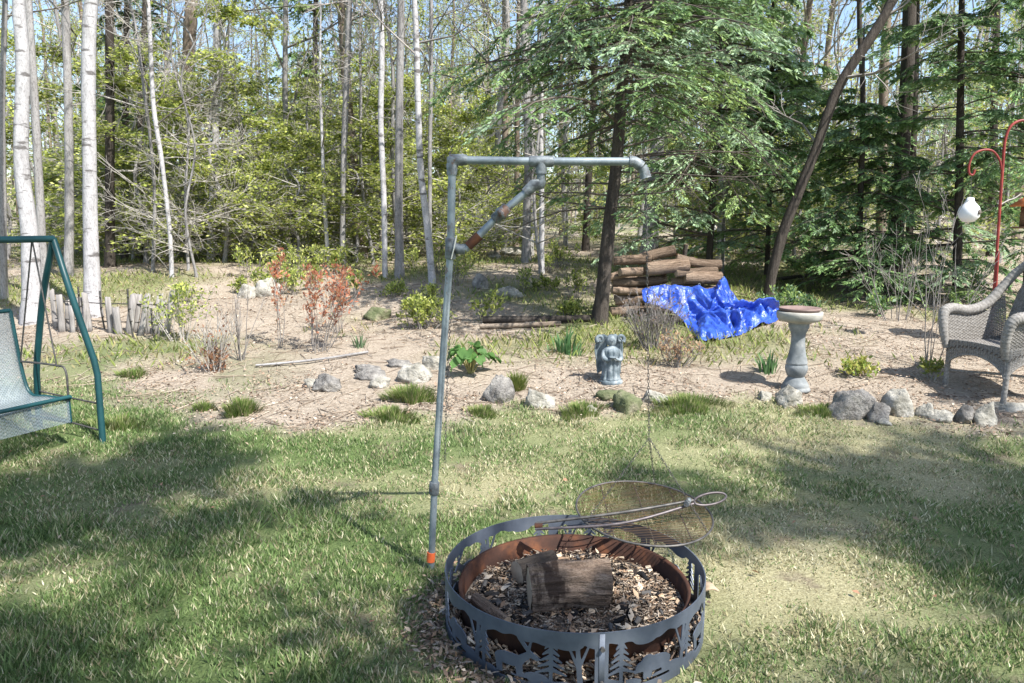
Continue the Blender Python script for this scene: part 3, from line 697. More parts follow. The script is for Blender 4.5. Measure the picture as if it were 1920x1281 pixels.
# ------------------------------------------------------------------ fire ring with cut-out panels
RC = Vector((.235, 2.68, 0.0)); RR, RH = .485, .222
def ring_panel_mesh():
    Ls = 2 * math.pi * RR / 4; ns, nz = 190, 56
    S, Z = np.meshgrid(np.linspace(0, Ls, ns + 1), np.linspace(0, RH, nz + 1), indexing='ij')
    def ell(cx, cz, a, b, rot=0):
        x = S - cx; z = Z - cz; c, s_ = math.cos(rot), math.sin(rot)
        x, z = x * c + z * s_, -x * s_ + z * c
        return (1 - np.hypot(x / a, z / b)) * min(a, b)
    def cap(x0, z0, x1, z1, r0, r1=None):
        r1 = r0 if r1 is None else r1
        dx, dz = x1 - x0, z1 - z0; t = np.clip(((S - x0) * dx + (Z - z0) * dz) / (dx * dx + dz * dz), 0, 1)
        return r0 + (r1 - r0) * t - np.hypot(S - x0 - t * dx, Z - z0 - t * dz)
    f = Z - (.176 + .006 * np.sin(S * 31) + .004 * np.sin(S * 83))                  # top band
    f = np.maximum(f, (.046 + .007 * np.sin(S * 23 + 1) + .004 * np.sin(S * 70)) - Z)   # bottom band
    f = np.maximum(f, np.maximum(.022 - S, S - (Ls - .022)))                          # panel ends
    def pine(cx, w):
        g = cap(cx, .03, cx, .19, .006)
        for i in range(5):
            zz = .075 + i * .022; ww = w * (1 - i * .15)
            for sg in (-1, 1): g = np.maximum(g, cap(cx, zz + .016, cx + sg * ww, zz - .004, .007, .002))
        return g
    def birch(cx, lean):
        g = cap(cx, .03, cx + lean, .2, .010, .006)
        g = np.maximum(g, cap(cx + lean * .4, .1, cx + lean * .4 + .035, .19, .005, .003))
        return np.maximum(g, cap(cx + lean * .3, .09, cx + lean * .3 - .04, .185, .005, .003))
    def bear(cx, cz, m=1):
        g = ell(cx, cz, .058, .026); g = np.maximum(g, ell(cx + m * .06, cz - .002, .024, .017, -.3 * m)); g = np.maximum(g, ell(cx + m * .035, cz + .012, .026, .022))
        g = np.maximum(g, cap(cx + m * .06, cz - .006, cx + m * .084, cz - .016, .009, .006))
        for dx in (-.045, -.03, .028, .044): g = np.maximum(g, cap(cx + m * dx, cz - .01, cx + m * (dx + .003), .045, .011, .008))
        return g
    def moose(cx, cz, m=1):
        g = ell(cx, cz, .055, .022); g = np.maximum(g, cap(cx + m * .04, cz + .006, cx + m * .075, cz + .034, .015, .010))
        g = np.maximum(g, cap(cx + m * .073, cz + .036, cx + m * .100, cz + .022, .010, .007))
        for a, b in ((.05, .03), (.08, .035), (.035, .038)): g = np.maximum(g, cap(cx + m * .07, cz + .045, cx + m * a, cz + .045 + b, .006, .003))
        for dx in (-.046, -.034, .030, .042): g = np.maximum(g, cap(cx + m * dx, cz - .008, cx + m * (dx + .004), .045, .007, .005))
        return g
    for g in (pine(.065, .045), bear(.20, .085, -1), birch(.315, .012), pine(.35, .03), moose(.455, .095, 1), pine(.60, .05), birch(.695, -.012), ell(.27, .03, .06, .035), ell(.55, .04, .05, .028), ell(.655, .18, .05, .02), ell(.15, .18, .045, .018)):
        f = np.maximum(f, g)
    # slots of water below the animals
    for x0, x1, zz in ((.42, .52, .034), (.14, .25, .030)): f = np.minimum(f, -cap(x0, zz, x1, zz + .003, .006))
    V = []; F = []; key = {}
    def gv(i, j):
        k = (i, j)
        if k not in key: key[k] = len(V); V.append((S[i, j], Z[i, j]))
        return key[k]
    def ev(a, b):
        k = (min(a, b), max(a, b))
        if k not in key:
            fa, fb = f[a], f[b]; t = fa / (fa - fb); key[k] = len(V)
            V.append((S[a] + (S[b] - S[a]) * t, Z[a] + (Z[b] - Z[a]) * t))
        return key[k]
    ins = f > 0
    for i in range(ns):
        for j in range(nz):
            cs = [(i, j), (i + 1, j), (i + 1, j + 1), (i, j + 1)]; q = [ins[c] for c in cs]
            if all(q): F.append([gv(*c) for c in cs])
            elif any(q):
                pl = []
                for a in range(4):
                    b = (a + 1) % 4
                    if q[a]: pl.append(gv(*cs[a]))
                    if q[a] != q[b]: pl.append(ev(cs[a], cs[b]))
                if len(pl) >= 3: F.append(pl)
    th = np.array([v[0] for v in V]) / RR; zz = [v[1] for v in V]
    me = bpy.data.meshes.new('panel')
    me.from_pydata([(RR * math.cos(a), RR * math.sin(a), z) for a, z in zip(th, zz)], [], F)
    me.polygons.foreach_set('use_smooth', np.zeros(len(F), bool)); me.update(); me.validate()
    return me
def build_fire_ring():
    e = empty('fire_ring', RC); pm = ring_panel_mesh()
    mbb = MB()
    for z in (.06, .11, .165): mbb.lathe([(0, .009), (.006, .008), (.009, .003), (.009, 0)], 8)
    a0 = math.radians(-84)
    for k in range(4):
        a = a0 + k * math.pi / 2
        p = add_obj('panel', pm, M['steel_blue'], e); p.rotation_euler = (0, 0, a)
        so = p.modifiers.new('thickness', 'SOLIDIFY'); so.thickness = .004; so.offset = 1
        # the overlapping seam strip and its bolts
        sm = MB(); th = np.linspace(-.018, .018, 5)
        V = np.array([[((RR + .0065 + d) * math.cos(t), (RR + .0065 + d) * math.sin(t), z) for t in th] for d, z in ((-.005, .004), (0, .004), (0, RH - .004), (-.005, RH - .004))])
        sm.grid(V); s = sm.build('seam_strip', M['steel_blue'], p, False)
        for z in (.05, .17):
            bm = MB(); bm.tube([(RR + .004, 0, z), (RR + .018, 0, z)], .008, 6); bm.build('bolt', M['chain'], p, False)
    lm = MB(); rl = .425
    prof = [(rl, -.03), (rl, .15), (rl + .014, .153), (rl + .014, .149), (rl + .004, .145), (rl + .004, -.03)]
    lm.lathe(prof, 72); lm.build('inner_liner', M['rust'], e)
    tag(e, 'round steel fire ring with cut out animal and tree silhouettes', 'fire ring')
    # ashes and chips inside
    am = MB(); n = 26; R_ = np.linspace(0, .423, 14); T_ = np.linspace(0, 2 * math.pi, 41)
    RRg, TT = np.meshgrid(R_, T_, indexing='ij'); X = RC.x + RRg * np.cos(TT); Y = RC.y + RRg * np.sin(TT)
    Zg = .072 + (fbm(X * 9, Y * 9, 71) - .45) * .05
    am.grid(np.stack([X, Y, Zg], -1))
    tag(am.build('ash_bed', pmat('ash', (.05, .042, .036), (.13, .11, .09), 30, .95, .6, .01, c3=(.24, .205, .17))), 'grey brown ash heap filling the fire ring', 'ash', kind='stuff')
    rng = np.random.default_rng(5); cm = MB(); n = 6500
    rr = .415 * np.sqrt(rng.random(n)); th = rng.uniform(0, 2 * math.pi, n)
    x = RC.x + rr * np.cos(th); y = RC.y + rr * np.sin(th); z = .079 + (fbm(x * 9, y * 9, 71) - .45) * .05 + rng.random(n) * .022
    az = rng.uniform(0, 2 * math.pi, n); el = rng.normal(size=n) * .3
    D = np.stack([np.cos(az) * np.cos(el), np.sin(az) * np.cos(el), np.sin(el)], -1); L = rng.uniform(.006, .03, n) * rng.uniform(.6, 1.2, n)
    C = np.stack([x, y, z], -1)
    CH = [(.24, .185, .135), (.33, .265, .2), (.17, .125, .09), (.09, .065, .05), (.28, .19, .125), (.40, .335, .265)]
    keep = rr + L < .42
    cm.prisms((C - D * L[:, None] / 2)[keep], (C + D * L[:, None] / 2)[keep], rng.uniform(.0015, .0045, n)[keep], rng.uniform(.001, .003, n)[keep], 3, colmix(rng, n, CH)[keep])
    m = 300; rr = .4 * np.sqrt(rng.random(m)); th = rng.uniform(0, 2 * math.pi, m); x = RC.x + rr * np.cos(th); y = RC.y + rr * np.sin(th)
    cm.leaves(np.stack([x, y, np.full(m, .096)], -1), rng.normal(size=(m, 3)) * (1, 1, .35), rng.normal(size=(m, 3)) * .4 + (0, 0, 1), rng.uniform(.025, .055, m), rng.uniform(.015, .03, m), colmix(rng, m, [(.45, .33, .22), (.3, .2, .13), (.55, .45, .33)]))
    k = 90; rr = .36 * np.sqrt(rng.random(k)); th = rng.uniform(0, 2 * math.pi, k); C = np.stack([RC.x + rr * np.cos(th), RC.y + rr * np.sin(th), np.full(k, .095)], -1); D = nrm(rng.normal(size=(k, 3)) * (1, 1, .3)); L = rng.uniform(.015, .06, k)
    cm.prisms(C - D * L[:, None] / 2, C + D * L[:, None] / 2, rng.uniform(.006, .014, k), rng.uniform(.004, .01, k), 5, colmix(rng, k, [(.012, .012, .013), (.03, .028, .027), (.09, .085, .08)]))
    tag(cm.build('wood_chips', M['chip'], None, False), 'loose bark and wood chips lying inside the fire ring', 'wood chips', kind='stuff')
    # chips packed between liner and panels
    gm = MB(); n = 2600; th = rng.uniform(0, 2 * math.pi, n); rr = rng.uniform(.434, .476, n); x = RC.x + rr * np.cos(th); y = RC.y + rr * np.sin(th)
    front = np.clip(-np.sin(th) * .7 + .45, .15, 1); z = .012 + rng.random(n) * .085 * front; az = th + math.pi / 2 + rng.normal(size=n) * .35; L = rng.uniform(.01, .035, n)
    C = np.stack([x, y, z], -1); D = np.stack([np.cos(az), np.sin(az), rng.normal(size=n) * .5], -1); D = nrm(D)
    gm.prisms(C - D * L[:, None] / 2, C + D * L[:, None] / 2, rng.uniform(.003, .008, n), rng.uniform(.001, .005, n), 3, colmix(rng, n, CH))
    tag(gm.build('packed_chips', M['chip'], None, False), 'wood chips packed between the rusty liner and the cut out panels', 'wood chips', kind='stuff')
    # litter gathered around the outside of the ring
    om = MB(); n = 1300
    th = rng.normal(math.radians(200), .75, n); rr = RR + .02 + np.abs(rng.normal(size=n)) * .07
    x = RC.x + rr * np.cos(th); y = RC.y + rr * np.sin(th)
    om.leaves(np.stack([x, y, H(x, y) + .012 + rng.random(n) * .025], -1), rng.normal(size=(n, 3)) * (1, 1, .3), rng.normal(size=(n, 3)) * .5 + (0, 0, 1), rng.uniform(.012, .045, n), rng.uniform(.004, .016, n), colmix(rng, n, np.array(CH) * .9, None, .25))
    tag(om.build('ring_litter', M['litter'], None, False), 'dead leaves and chips gathered against the outside of the fire ring', 'leaf litter', kind='stuff')
build_fire_ring()

def log(name, A, B, rad, seed, label, group=None, mat='log_bark', n=18, knots=2, bend=.0, m=12, ridge=.05, rf=4.5):
    """a log or branch, built along its own z axis so the bark runs with the grain"""
    rng = np.random.default_rng(seed); A = Vector(A); B = Vector(B); c = (A + B) / 2; Ln = (B - A).length
    e = empty(name, c); e.rotation_mode = 'QUATERNION'; e.rotation_quaternion = (B - A).to_track_quat('Z', 'Y')
    mid = Vector((rng.normal(), rng.normal(), 0)) * bend
    tt = np.linspace(0, 1, m); path = [Vector((0, 0, (t - .5) * Ln)) + mid * math.sin(math.pi * t) for t in tt]
    th = np.arange(n) * 2 * math.pi / n
    TT, TH = np.meshgrid(tt, th, indexing='ij')
    rg = 1 - np.abs(2 * vnoise(np.cos(TH) * rf + 20 + TT * Ln * 6, np.sin(TH) * rf + seed + 20 + TT * Ln * 2, seed) - 1)
    bump = 1 + .06 * np.sin(TH * 2 + seed) + .03 * np.sin(TH * 3 + TT * 3) - ridge * (1 - rg) ** 2 * 2 + (vnoise(TH * 3, TT * Ln * 30, seed + 5) - .5) * ridge
    for _ in range(knots):
        a, b = rng.integers(2, m - 2), rng.integers(n); bump[a, b] *= 1.14; bump[a, (b + 1) % n] *= 1.09
    bump[:, -1] = bump[:, -1] * .5 + bump[:, 0] * .5
    bm = MB(); bm.tube(path, rad, n, False, None, False, bump); bm.build('bark', M[mat], e)
    for k, s in ((0, -1), (-1, 1)):
        p = np.array(path[k]); a = np.array([1., 0, 0])
        # frame used by tube(): N = T x x-axis for a tube along z
        T = np.array([0, 0, 1.]); N = np.cross(T, a); Bn = np.cross(T, N); rim = bump[k] * rad * .992
        V = [p + T * s * .004] + [p + T * s * .003 + (N * math.cos(t) + Bn * math.sin(t)) * r * .55 for t, r in zip(th, rim)] + [p + (N * math.cos(t) + Bn * math.sin(t)) * r for t, r in zip(th, rim)]
        F = [(0, 1 + q, 1 + (q + 1) % n, 1 + (q + 1) % n) for q in range(n)] + [(1 + q, 1 + n + q, 1 + n + (q + 1) % n, 1 + (q + 1) % n) for q in range(n)]
        qm = MB(); qm.add(V, F); qm.build('end_grain', M['log_end'], e, False)
    return tag(e, label, 'log', group)
zl = .045
log('firewood_log', P(992, 1102, 2.60) , P(1140, 1096, 2.63), .086, 1, 'thick bark covered log lying inside the fire ring', knots=9, n=90, m=60, ridge=.12, rf=6.5, bend=.008, mat='log_bark_fresh')
log('firewood_log', (.02, 2.80, .125), (.17, 2.90, .125), .048, 2, 'charred short log lying behind the thick log in the ring', mat='bark_dark', n=28, m=20, ridge=.08)
log('firewood_log', (-.14, 2.62, .115), (-.02, 2.46, .105), .022, 3, 'thin split branch propped against the left of the ring liner')
# flake of bark on the grass beside the ring
fb = MB(); c = G(1332, 1116)
fb.grid(np.array([[(c.x + u * .05 - .01, c.y + v * .05, c.z + .03 + .016 * math.cos(u * 2) - .01 * v) for v in np.linspace(-1, 1, 5) if True] for u in np.linspace(-.6, .6, 5)]))
o = fb.build('bark_flake', M['log_end']); so = o.modifiers.new('thickness', 'SOLIDIFY'); so.thickness = .008
tag(o, 'pale flake of bark lying on grass beside the fire ring', 'bark')

# ------------------------------------------------------------------ pipe cooking stand
def pipe_stand():
    base = G(807, 1066); Yp = base.y
    foot = base; j1 = P(845, 466, Yp); topc = P(848, 300, Yp)
    e = empty('pipe_stand', foot)
    L = lambda p: p - foot
    rp = .0165
    m = MB(); m.tube([(0, 0, -.06), L(P(815, 905, Yp)), L(P(829, 690, Yp)), L(j1)], rp * .9, 14); m.build('post', M['galv'], e)
    cpl = MB(); a = L(P(814, 915, Yp)); d = (L(j1) - Vector((0, 0, 0))).normalized()
    cpl.tube([a - d * .028, a - d * .024, a + d * .024, a + d * .028], [rp * 1.2, rp * 1.35, rp * 1.35, rp * 1.2], 14); cpl.build('coupling', M['fitting'], e)
    tp = MB(); a = L(P(808, 1044, Yp)); tp.tube([a - d * .022, a + d * .022], rp * 1.12, 14); tp.build('orange_band', M['orange'], e); e.children[-1]['label'] = 'bright orange band round the foot of the post'
    m = MB(); m.tube([L(j1), L(topc)], rp * .98, 14); m.build('upper_post', M['galv'], e)
    # left lower tee
    t = MB(); u = (L(topc) - L(j1)).normalized(); a = L(j1)
    t.tube([a - u * .045, a - u * .04, a + u * .04, a + u * .045], [rp * 1.15, rp * 1.42, rp * 1.42, rp * 1.15], 14)
    side = L(P(872, 468, Yp)); t.tube([a, side], [rp * 1.42, rp * 1.32], 14); t.build('lower_tee', M['fitting'], e)
    # top elbow
    armY = Yp; a = L(topc); t = MB()
    t.tube([a - u * .06, a - u * .02, a + Vector((0, 0, .0)), a + Vector((.04, 0, 0)), a + Vector((.06, 0, 0))], [rp * 1.25, rp * 1.45, rp * 1.5, rp * 1.45, rp * 1.25], 14)
    t.tube([a - u * .005, a + Vector((-.012, 0, .0)), a + Vector((-.022, 0, 0))], [rp * 1.5, rp * 1.4, rp * .6], 14); t.build('corner_elbow', M['fitting'], e)
    teeT = L(P(1015, 303, Yp)); endA = L(P(1180, 303, Yp))
    m = MB(); m.tube([a, teeT], rp, 14); m.build('arm', M['galv'], e)
    m = MB(); m.tube([teeT, endA], rp, 14); m.build('arm', M['galv'], e)
    t = MB(); x = Vector((1, 0, 0)); dn = L(P(1014, 345, Yp)) - teeT
    t.tube([teeT - x * .05, teeT - x * .044, teeT + x * .044, teeT + x * .05], [rp * 1.15, rp * 1.4, rp * 1.4, rp * 1.15], 14)
    t.tube([teeT, teeT + dn * .55], rp * 1.4, 14); t.build('arm_tee', M['fitting'], e)
    t = MB(); t.tube([teeT + dn * .5, teeT + dn], rp * 1.05, 14)
    k = L(P(1000, 348, Yp)); k2 = L(P(985, 362, Yp)); t.tube([teeT + dn * .85, teeT + dn * .98, k, k2], [rp * 1.3, rp * 1.5, rp * 1.5, rp * 1.3], 14); t.build('brace_elbow', M['fitting'], e)
    m = MB(); m.tube([k2, L(P(941, 399, Yp))], rp * .95, 12); m.build('brace', M['galv'], e)
    m = MB(); m.tube([L(P(936, 403, Yp)), L(P(884, 456, Yp)), side], rp * .95, 12); m.build('brace', M['galv'], e)
    c0 = L(P(939, 401, Yp)); bd = (k2 - side).normalized(); t = MB()
    t.tube([c0 - bd * .04, c0 - bd * .034, c0 - bd * .008, c0 - bd * .006, c0 + bd * .012, c0 + bd * .014, c0 + bd * .036, c0 + bd * .04], [rp * 1.1, rp * 1.4, rp * 1.4, rp * 1.65, rp * 1.65, rp * 1.4, rp * 1.4, rp * 1.1], 12); t.build('union_coupling', M['fitting'], e)
    t = MB(); c1 = L(P(884, 456, Yp)); t.tube([c1 - bd * .02, c1 + bd * .045], rp * 1.2, 12); t.build('rusty_nipple', M['rust'], e); e.children[-1]['label'] = 'rusty nipple at the lower end of the brace'
    pe = [endA, L(P(1190, 304, Yp)), L(P(1203, 313, Yp)), L(P(1208, 322, Yp)), L(P(1211, 334, Yp))]
    t = MB(); t.tube(bez(pe[:3], 5), rp * 1.35, 14); t.build('end_elbow', M['fitting'], e)
    t = MB(); t.tube(bez(pe[2:], 5), [rp * q for q in (1.45, 1.2, 1.4, 1.2, 1.4, 1.2, 1.4, 1.25, 1.4, 1.3, 1.45)], 14); t.build('end_nipple', M['fitting'], e)
    # pale cord tied round the lower tee
    t = MB(); t.tube(bez([L(P(856, 442, Yp - .03)), L(P(852, 462, Yp - .035)), L(P(846, 486, Yp - .03))], 5), .0028, 6); t.build('cord', M['rope'], e)
    tag(e, 'tall grey pipe stand with braced arm reaching over the fire ring', 'pipe stand')
    return P(1211, 334, Yp), Yp
PE, YP = pipe_stand()

def chain_mesh(mb, pts, link=.014, r=.0012, seed=0):
    L = [0]
    for a, b in zip(pts[:-1], pts[1:]): L.append(L[-1] + (b - a).length)
    n = int(L[-1] / link); i = 0
    for k in range(n):
        s = (k + .5) * link
        while i < len(L) - 2 and L[i + 1] < s: i += 1
        d = (pts[i + 1] - pts[i]).normalized(); c = pts[i] + d * (s - L[i])
        a = Vector((1, 0, 0)) if abs(d.x) < .8 else Vector((0, 1, 0)); n1 = d.cross(a).normalized(); n2 = d.cross(n1)
        w = n1 if k % 2 else n2
        path = [c + d * math.cos(t) * link * .68 + w * math.sin(t) * link * .32 for t in np.linspace(0, 2 * math.pi, 9)[:-1]]
        mb.tube(path, r, 4, False, None, True)
GC = Vector((PE.x + .03, YP, .262))
def grill():
    e = empty('grill_grate', GC); R_ = .295
    tilt = Matrix.Rotation(math.radians(6), 4, 'X') @ Matrix.Rotation(math.radians(3), 4, 'Y')
    T = lambda v: tilt @ Vector(v)
    rim = MB(); rim.tube([T((R_ * math.cos(a), R_ * math.sin(a), 0)) for a in np.linspace(0, 2 * math.pi, 65)[:-1]], .005, 6, False, None, True); rim.build('rim', M['chain'], e)
    # expanded metal sheet: rods one way, a few the other
    rm = MB()
    for y in np.arange(-R_ + .011, R_ - .005, .0135):
        w = math.sqrt(R_ * R_ - y * y); A = T((-w, y, 0)); B = T((w, y, 0)); rm.tube([A, B], .0014, 4, False)
    tag(rm.build('rods', M['grate'], e), kind='stuff')
    for x in (-.16, 0, .16):
        w = math.sqrt(R_ * R_ - x * x); q = MB(); q.tube([T((x, -w, -.005)), T((x, w, -.005))], .003, 5, False); q.build('cross_bar', M['chain'], e)
    hub = P(1217, 822, YP) - GC
    ch = MB(); chain_mesh(ch, [PE - GC, hub]); tag(ch.build('chain', M['chain'], e), 'long thin chain holding the grate', kind='stuff')
    for a in (70, 205, 325):
        c = MB(); ra = math.radians(a); chain_mesh(c, [hub, T((R_ * math.cos(ra), R_ * math.sin(ra), 0))], .014, .0011); tag(c.build('sling_chain', M['chain'], e), kind='stuff')
    tag(e, 'round wire grill grate hung by chains from the pipe arm', 'grill grate')
M['grate'] = pmat('greasy_grate_wire', (.03, .02, .014), (.10, .06, .03), 5, .6, .1, .001, .4, c3=(.22, .15, .06))
grill()
c2 = MB(); chain_mesh(c2, [P(853, 492, YP - .035), P(843, 620, YP - .035), P(837, 760, YP - .035), P(834, 872, YP - .035)], .014, .0012)
o = c2.build('chain', M['chain']); tag(o, 'loose chain end hanging along the pipe post', 'chain')
# long fire tongs across ring and grate
def tongs():
    A = P(1004, 986, 2.985); B = P(1165, 970, 2.955); C = P(1300, 941, 3.03); e = empty('fire_tongs', A)
    L = lambda p: p - A
    for s, dz in ((1, .008), (-1, -.012)):
        m = MB(); m.tube(bez([L(A) + Vector((0, s * .006, dz)), L(B) + Vector((0, s * .018, dz * 1.6)), L(C) + Vector((0, s * .004, dz * .6))], 6), .0065, 8); m.build('arm', M['chain'] if s > 0 else M['iron'], e)
    m = MB(); h = L(P(1335, 938, 3.03)); d = (L(P(1360, 931, 3.05)) - L(C)); ax = d.normalized()
    m.tube([L(C) + ax * (.075 - .072 * math.cos(t)) + Vector((0, .3, .9)).normalized() * .024 * math.sin(t) for t in np.linspace(0, 2 * math.pi, 25)[:-1]], .0055, 8, False, None, True); m.build('loop_handle', M['iron'], e)
    m = MB(); q = L(P(1290, 944, 3.01)); m.tube([q - Vector((.012, .02, -.004)), q + Vector((.012, .03, .004))], .012, 8); m.build('collar', M['fitting'], e)
    m = MB(); m.tube([L(A) - Vector((.004, 0, 0)), L(A) + Vector((.03, .0, .0))], [.011, .013], 8); m.build('jaw', M['rust'], e)
    tag(e, 'long iron fire tongs with loop handle lying across ring and grate', 'tongs')
M['iron'] = pmat('dark_iron', (.06, .05, .055), (.16, .14, .14), 20, .5, .2, .002, .5)
tongs()

# ------------------------------------------------------------------ stones
def stone(u, v, w, h, seed, mat, label, flat=.8, group=None, rz=0, ang=.5, name='stone'):
    rng = np.random.default_rng(seed); g = G(u, v); s = pxm(g.y); a = w * s / 2; c = h * s
    nu, nv = 40, 22; th = np.linspace(0, 2 * math.pi, nu + 1)[:-1]; ph = np.linspace(-.5 * math.pi, .5 * math.pi, nv)
    TH, PH = np.meshgrid(th, ph, indexing='ij')
    D = np.stack([np.cos(TH) * np.cos(PH), np.sin(TH) * np.cos(PH), np.sin(PH)], -1)
    r = np.full(TH.shape, 1.0)
    for _ in range(16):                       # cut facets
        nn = nrm(rng.normal(size=3) * (1, 1, .8)); d = rng.uniform(.5, .92); q = (D * nn).sum(-1); r = np.where(q > .05, np.minimum(r, d / np.maximum(q, .05)), r)
    r *= 1 + .06 * np.sin(D[..., 0] * 6 + seed) * np.cos(D[..., 1] * 5 + D[..., 2] * 4) + (vnoise(D[..., 0] * 7 + 20, D[..., 1] * 7 + D[..., 2] * 5 + 30, seed) - .5) * .16 + (vnoise(D[..., 0] * 19 + 20, D[..., 1] * 19 + D[..., 2] * 15 + 30, seed) - .5) * .09
    r = r / np.percentile(r, 85) * 1.02
    V = D * r[..., None] * np.array([a, a * flat, c * .72])
    tl = rng.uniform(-.35, .35); V[..., 2] = V[..., 2] + V[..., 0] * tl * .5
    V[..., 2] += c * .32
    ca, sa = math.cos(rz), math.sin(rz); V[..., 0], V[..., 1] = V[..., 0] * ca - V[..., 1] * sa, V[..., 0] * sa + V[..., 1] * ca
    mb = MB(); Vc = np.concatenate([V, V[:1]], 0); mb.grid(Vc)
    o = mb.build(name, M[mat], None, False, (g.x, g.y + a * flat * .6, hz(g.x, g.y + a * flat * .6) - c * .14))
    return tag(o, label, 'stone', group)
ST_ = [(608, 735, 66, 32, 'stone', 'blue grey flat topped stone on bare soil', .7), (583, 728, 40, 18, 'stone_pale', 'small cream stone touching the blue grey flat stone', .8),
       (712, 728, 50, 20, 'stone_pale', 'low white edged stone left of the grass tuft by the post', .8), (700, 712, 70, 18, 'stone', 'flat dark slab just behind the low white stone', .6), (778, 722, 84, 36, 'stone_pale', 'rounded pale stone behind the grass tuft at the post', .8),
       (812, 694, 50, 34, 'stone_pale', 'pinkish pale stone half hidden by the pipe post', .8), (690, 700, 60, 16, 'stone', 'thin brown slab lying flat on the soil bank', .6), (748, 690, 54, 14, 'stone', 'small dark ledge stone behind the rounded pale stone', .6),
       (934, 758, 62, 52, 'stone', 'tilted angular grey stone beside the rhubarb plant', .9), (1010, 766, 74, 34, 'stone_pale', 'whitish low stone right of the tilted grey one', .7), (1108, 778, 36, 16, 'stone_pale', 'small pale stone sunk in grass before the statue', .8),
       (1178, 774, 66, 42, 'stone_moss', 'moss covered round stone in front of the statue', .9), (1228, 756, 56, 22, 'stone_pale', 'long light stone right of the mossy stone', .5), (1150, 752, 60, 18, 'stone_moss', 'low green stone at the statue foot', .7),
       (1484, 760, 64, 36, 'stone_pale', 'cream block under the bird bath foot', .8), (1436, 752, 34, 22, 'stone_pale', 'small pale stone just left of the bird bath', .8), (1602, 786, 104, 64, 'stone', 'largest grey boulder, right of the bird bath', .8),
       (1650, 790, 50, 38, 'stone', 'small grey stone leaning on the largest boulder', .8), (1692, 782, 64, 50, 'stone_pale', 'pale pointed stone right of the largest boulder', .8), (1742, 784, 40, 24, 'stone_pale', 'small creamy stone in the gap right of the pointed one', .8),
       (1772, 792, 46, 24, 'stone_pale', 'tan flat stone between the pointed stone and the chair', .8), (1810, 794, 46, 34, 'stone', 'dark grey stone touching the white one before the chair', .8), (1852, 800, 56, 46, 'stone_pale', 'white rounded stone in front of the chair leg', .8),
       (1898, 772, 84, 18, 'stone_pale', 'long pale flat stone beside the chair front leg', .4), (1658, 798, 36, 12, 'stone_pale', 'little pale stone in grass before the boulder', .8)]
for i, (u, v, w, h, mt, lb, fl) in enumerate(ST_): stone(u, v, w, h, 400 + i, mt, lb, fl, rz=(i * 37 % 60 - 30) / 100)
for i, (u, v, w, h, mt, lb) in enumerate([(494, 556, 76, 34, 'stone_pale', 'pale ledge rock at the wood edge behind the red shrub'), (456, 560, 44, 26, 'stone_pale', 'pinkish rock touching the pale ledge rock'), (958, 558, 50, 22, 'stone_pale', 'pale low rock on leaf litter in the woods'),
        (902, 542, 34, 26, 'stone', 'grey rock near the pipe post in the woods'), (704, 602, 60, 34, 'stone_moss', 'dark mossy boulder beside the red shrub'), (968, 480, 60, 18, 'stone_pale', 'distant pale rocks below the pipe brace'), (1000, 608, 40, 14, 'stone', 'flat bluish stone in the grass left of the hemlock'),
        (930, 486, 40, 14, 'stone', 'distant grey rock on the forest floor')]):
    stone(u, v, w, h, 450 + i, mt, lb, .7)

# ------------------------------------------------------------------ log pile and tarp
def log_pile():
    rng = np.random.default_rng(9); b = G(1235, 600); Y0 = b.y + .12; s = pxm(Y0 + .2)
    xl = P(1140, 500, Y0 + .2).x; xr = P(1350, 500, Y0 + .2).x; W_ = xr - xl
    z0 = hz((xl + xr) / 2, Y0 + .2)
    zt = P(1200, 500, Y0 + .2).z
    lab = 'bark covered firewood log stacked in the pile behind the tarp'; grp = 'logs of the firewood pile'
    rows = 5; h = (zt - z0) / rows; i = 0
    for r in range(rows):
        for dy in range(2):
            if r == rows - 1 and dy == 1: continue
            for c in range(2):
                Ln = W_ * .5 * rng.uniform(.86, .99); cx = xl + W_ * (.26 + .49 * c) + rng.normal() * .02
                rad = h * .5 * rng.uniform(.7, 1.15); y = Y0 + .06 + dy * h * 1.08 + (r % 2) * h * .3
                z = z0 + h * (r + .5); ty = rng.normal() * .05; tz = rng.normal() * .025; Ln *= rng.uniform(.75, 1.05)
                log('firewood_log', (cx - Ln / 2, y - ty, z - tz), (cx + Ln / 2, y + ty, z + tz), rad, 500 + i, lab, grp, n=12, knots=3, bend=.012, mat='log_bark'); i += 1
    Yt = Y0 + .14
    for k, (u1, v1, u2, v2, d, lb) in enumerate([(1150, 489, 1222, 487, 17, 'thin dark log on the top left of the firewood pile'), (1196, 488, 1266, 470, 19, 'crooked log sloping up across the top of the firewood pile'), (1268, 484, 1352, 496, 17, 'log sloping down right on the top of the firewood pile'),
                                                 (1214, 505, 1290, 497, 26, 'fat pale log on top in the middle of the pile'), (1284, 520, 1352, 522, 26, 'round log at the right front of the pile over the tarp edge'), (1138, 522, 1206, 510, 15, 'split dark log jutting out by the hemlock trunk')]):
        dy = (0, .06, .05, -.1, -.1, -.1)[k]
        log('firewood_log', P(u1, v1, Yt + dy), P(u2, v2, Yt + dy), d * s / 2, 560 + k, lb, n=12, knots=3, bend=.015)
    # a stub standing on the pile
    log('firewood_log', P(1283, 484, Yt + .1), P(1286, 458, Yt + .1), 9 * s / 2, 570, 'short dark stub standing upright on the firewood pile', n=10, mat='bark_dark')
    return Y0, z0
YL, ZL = log_pile()
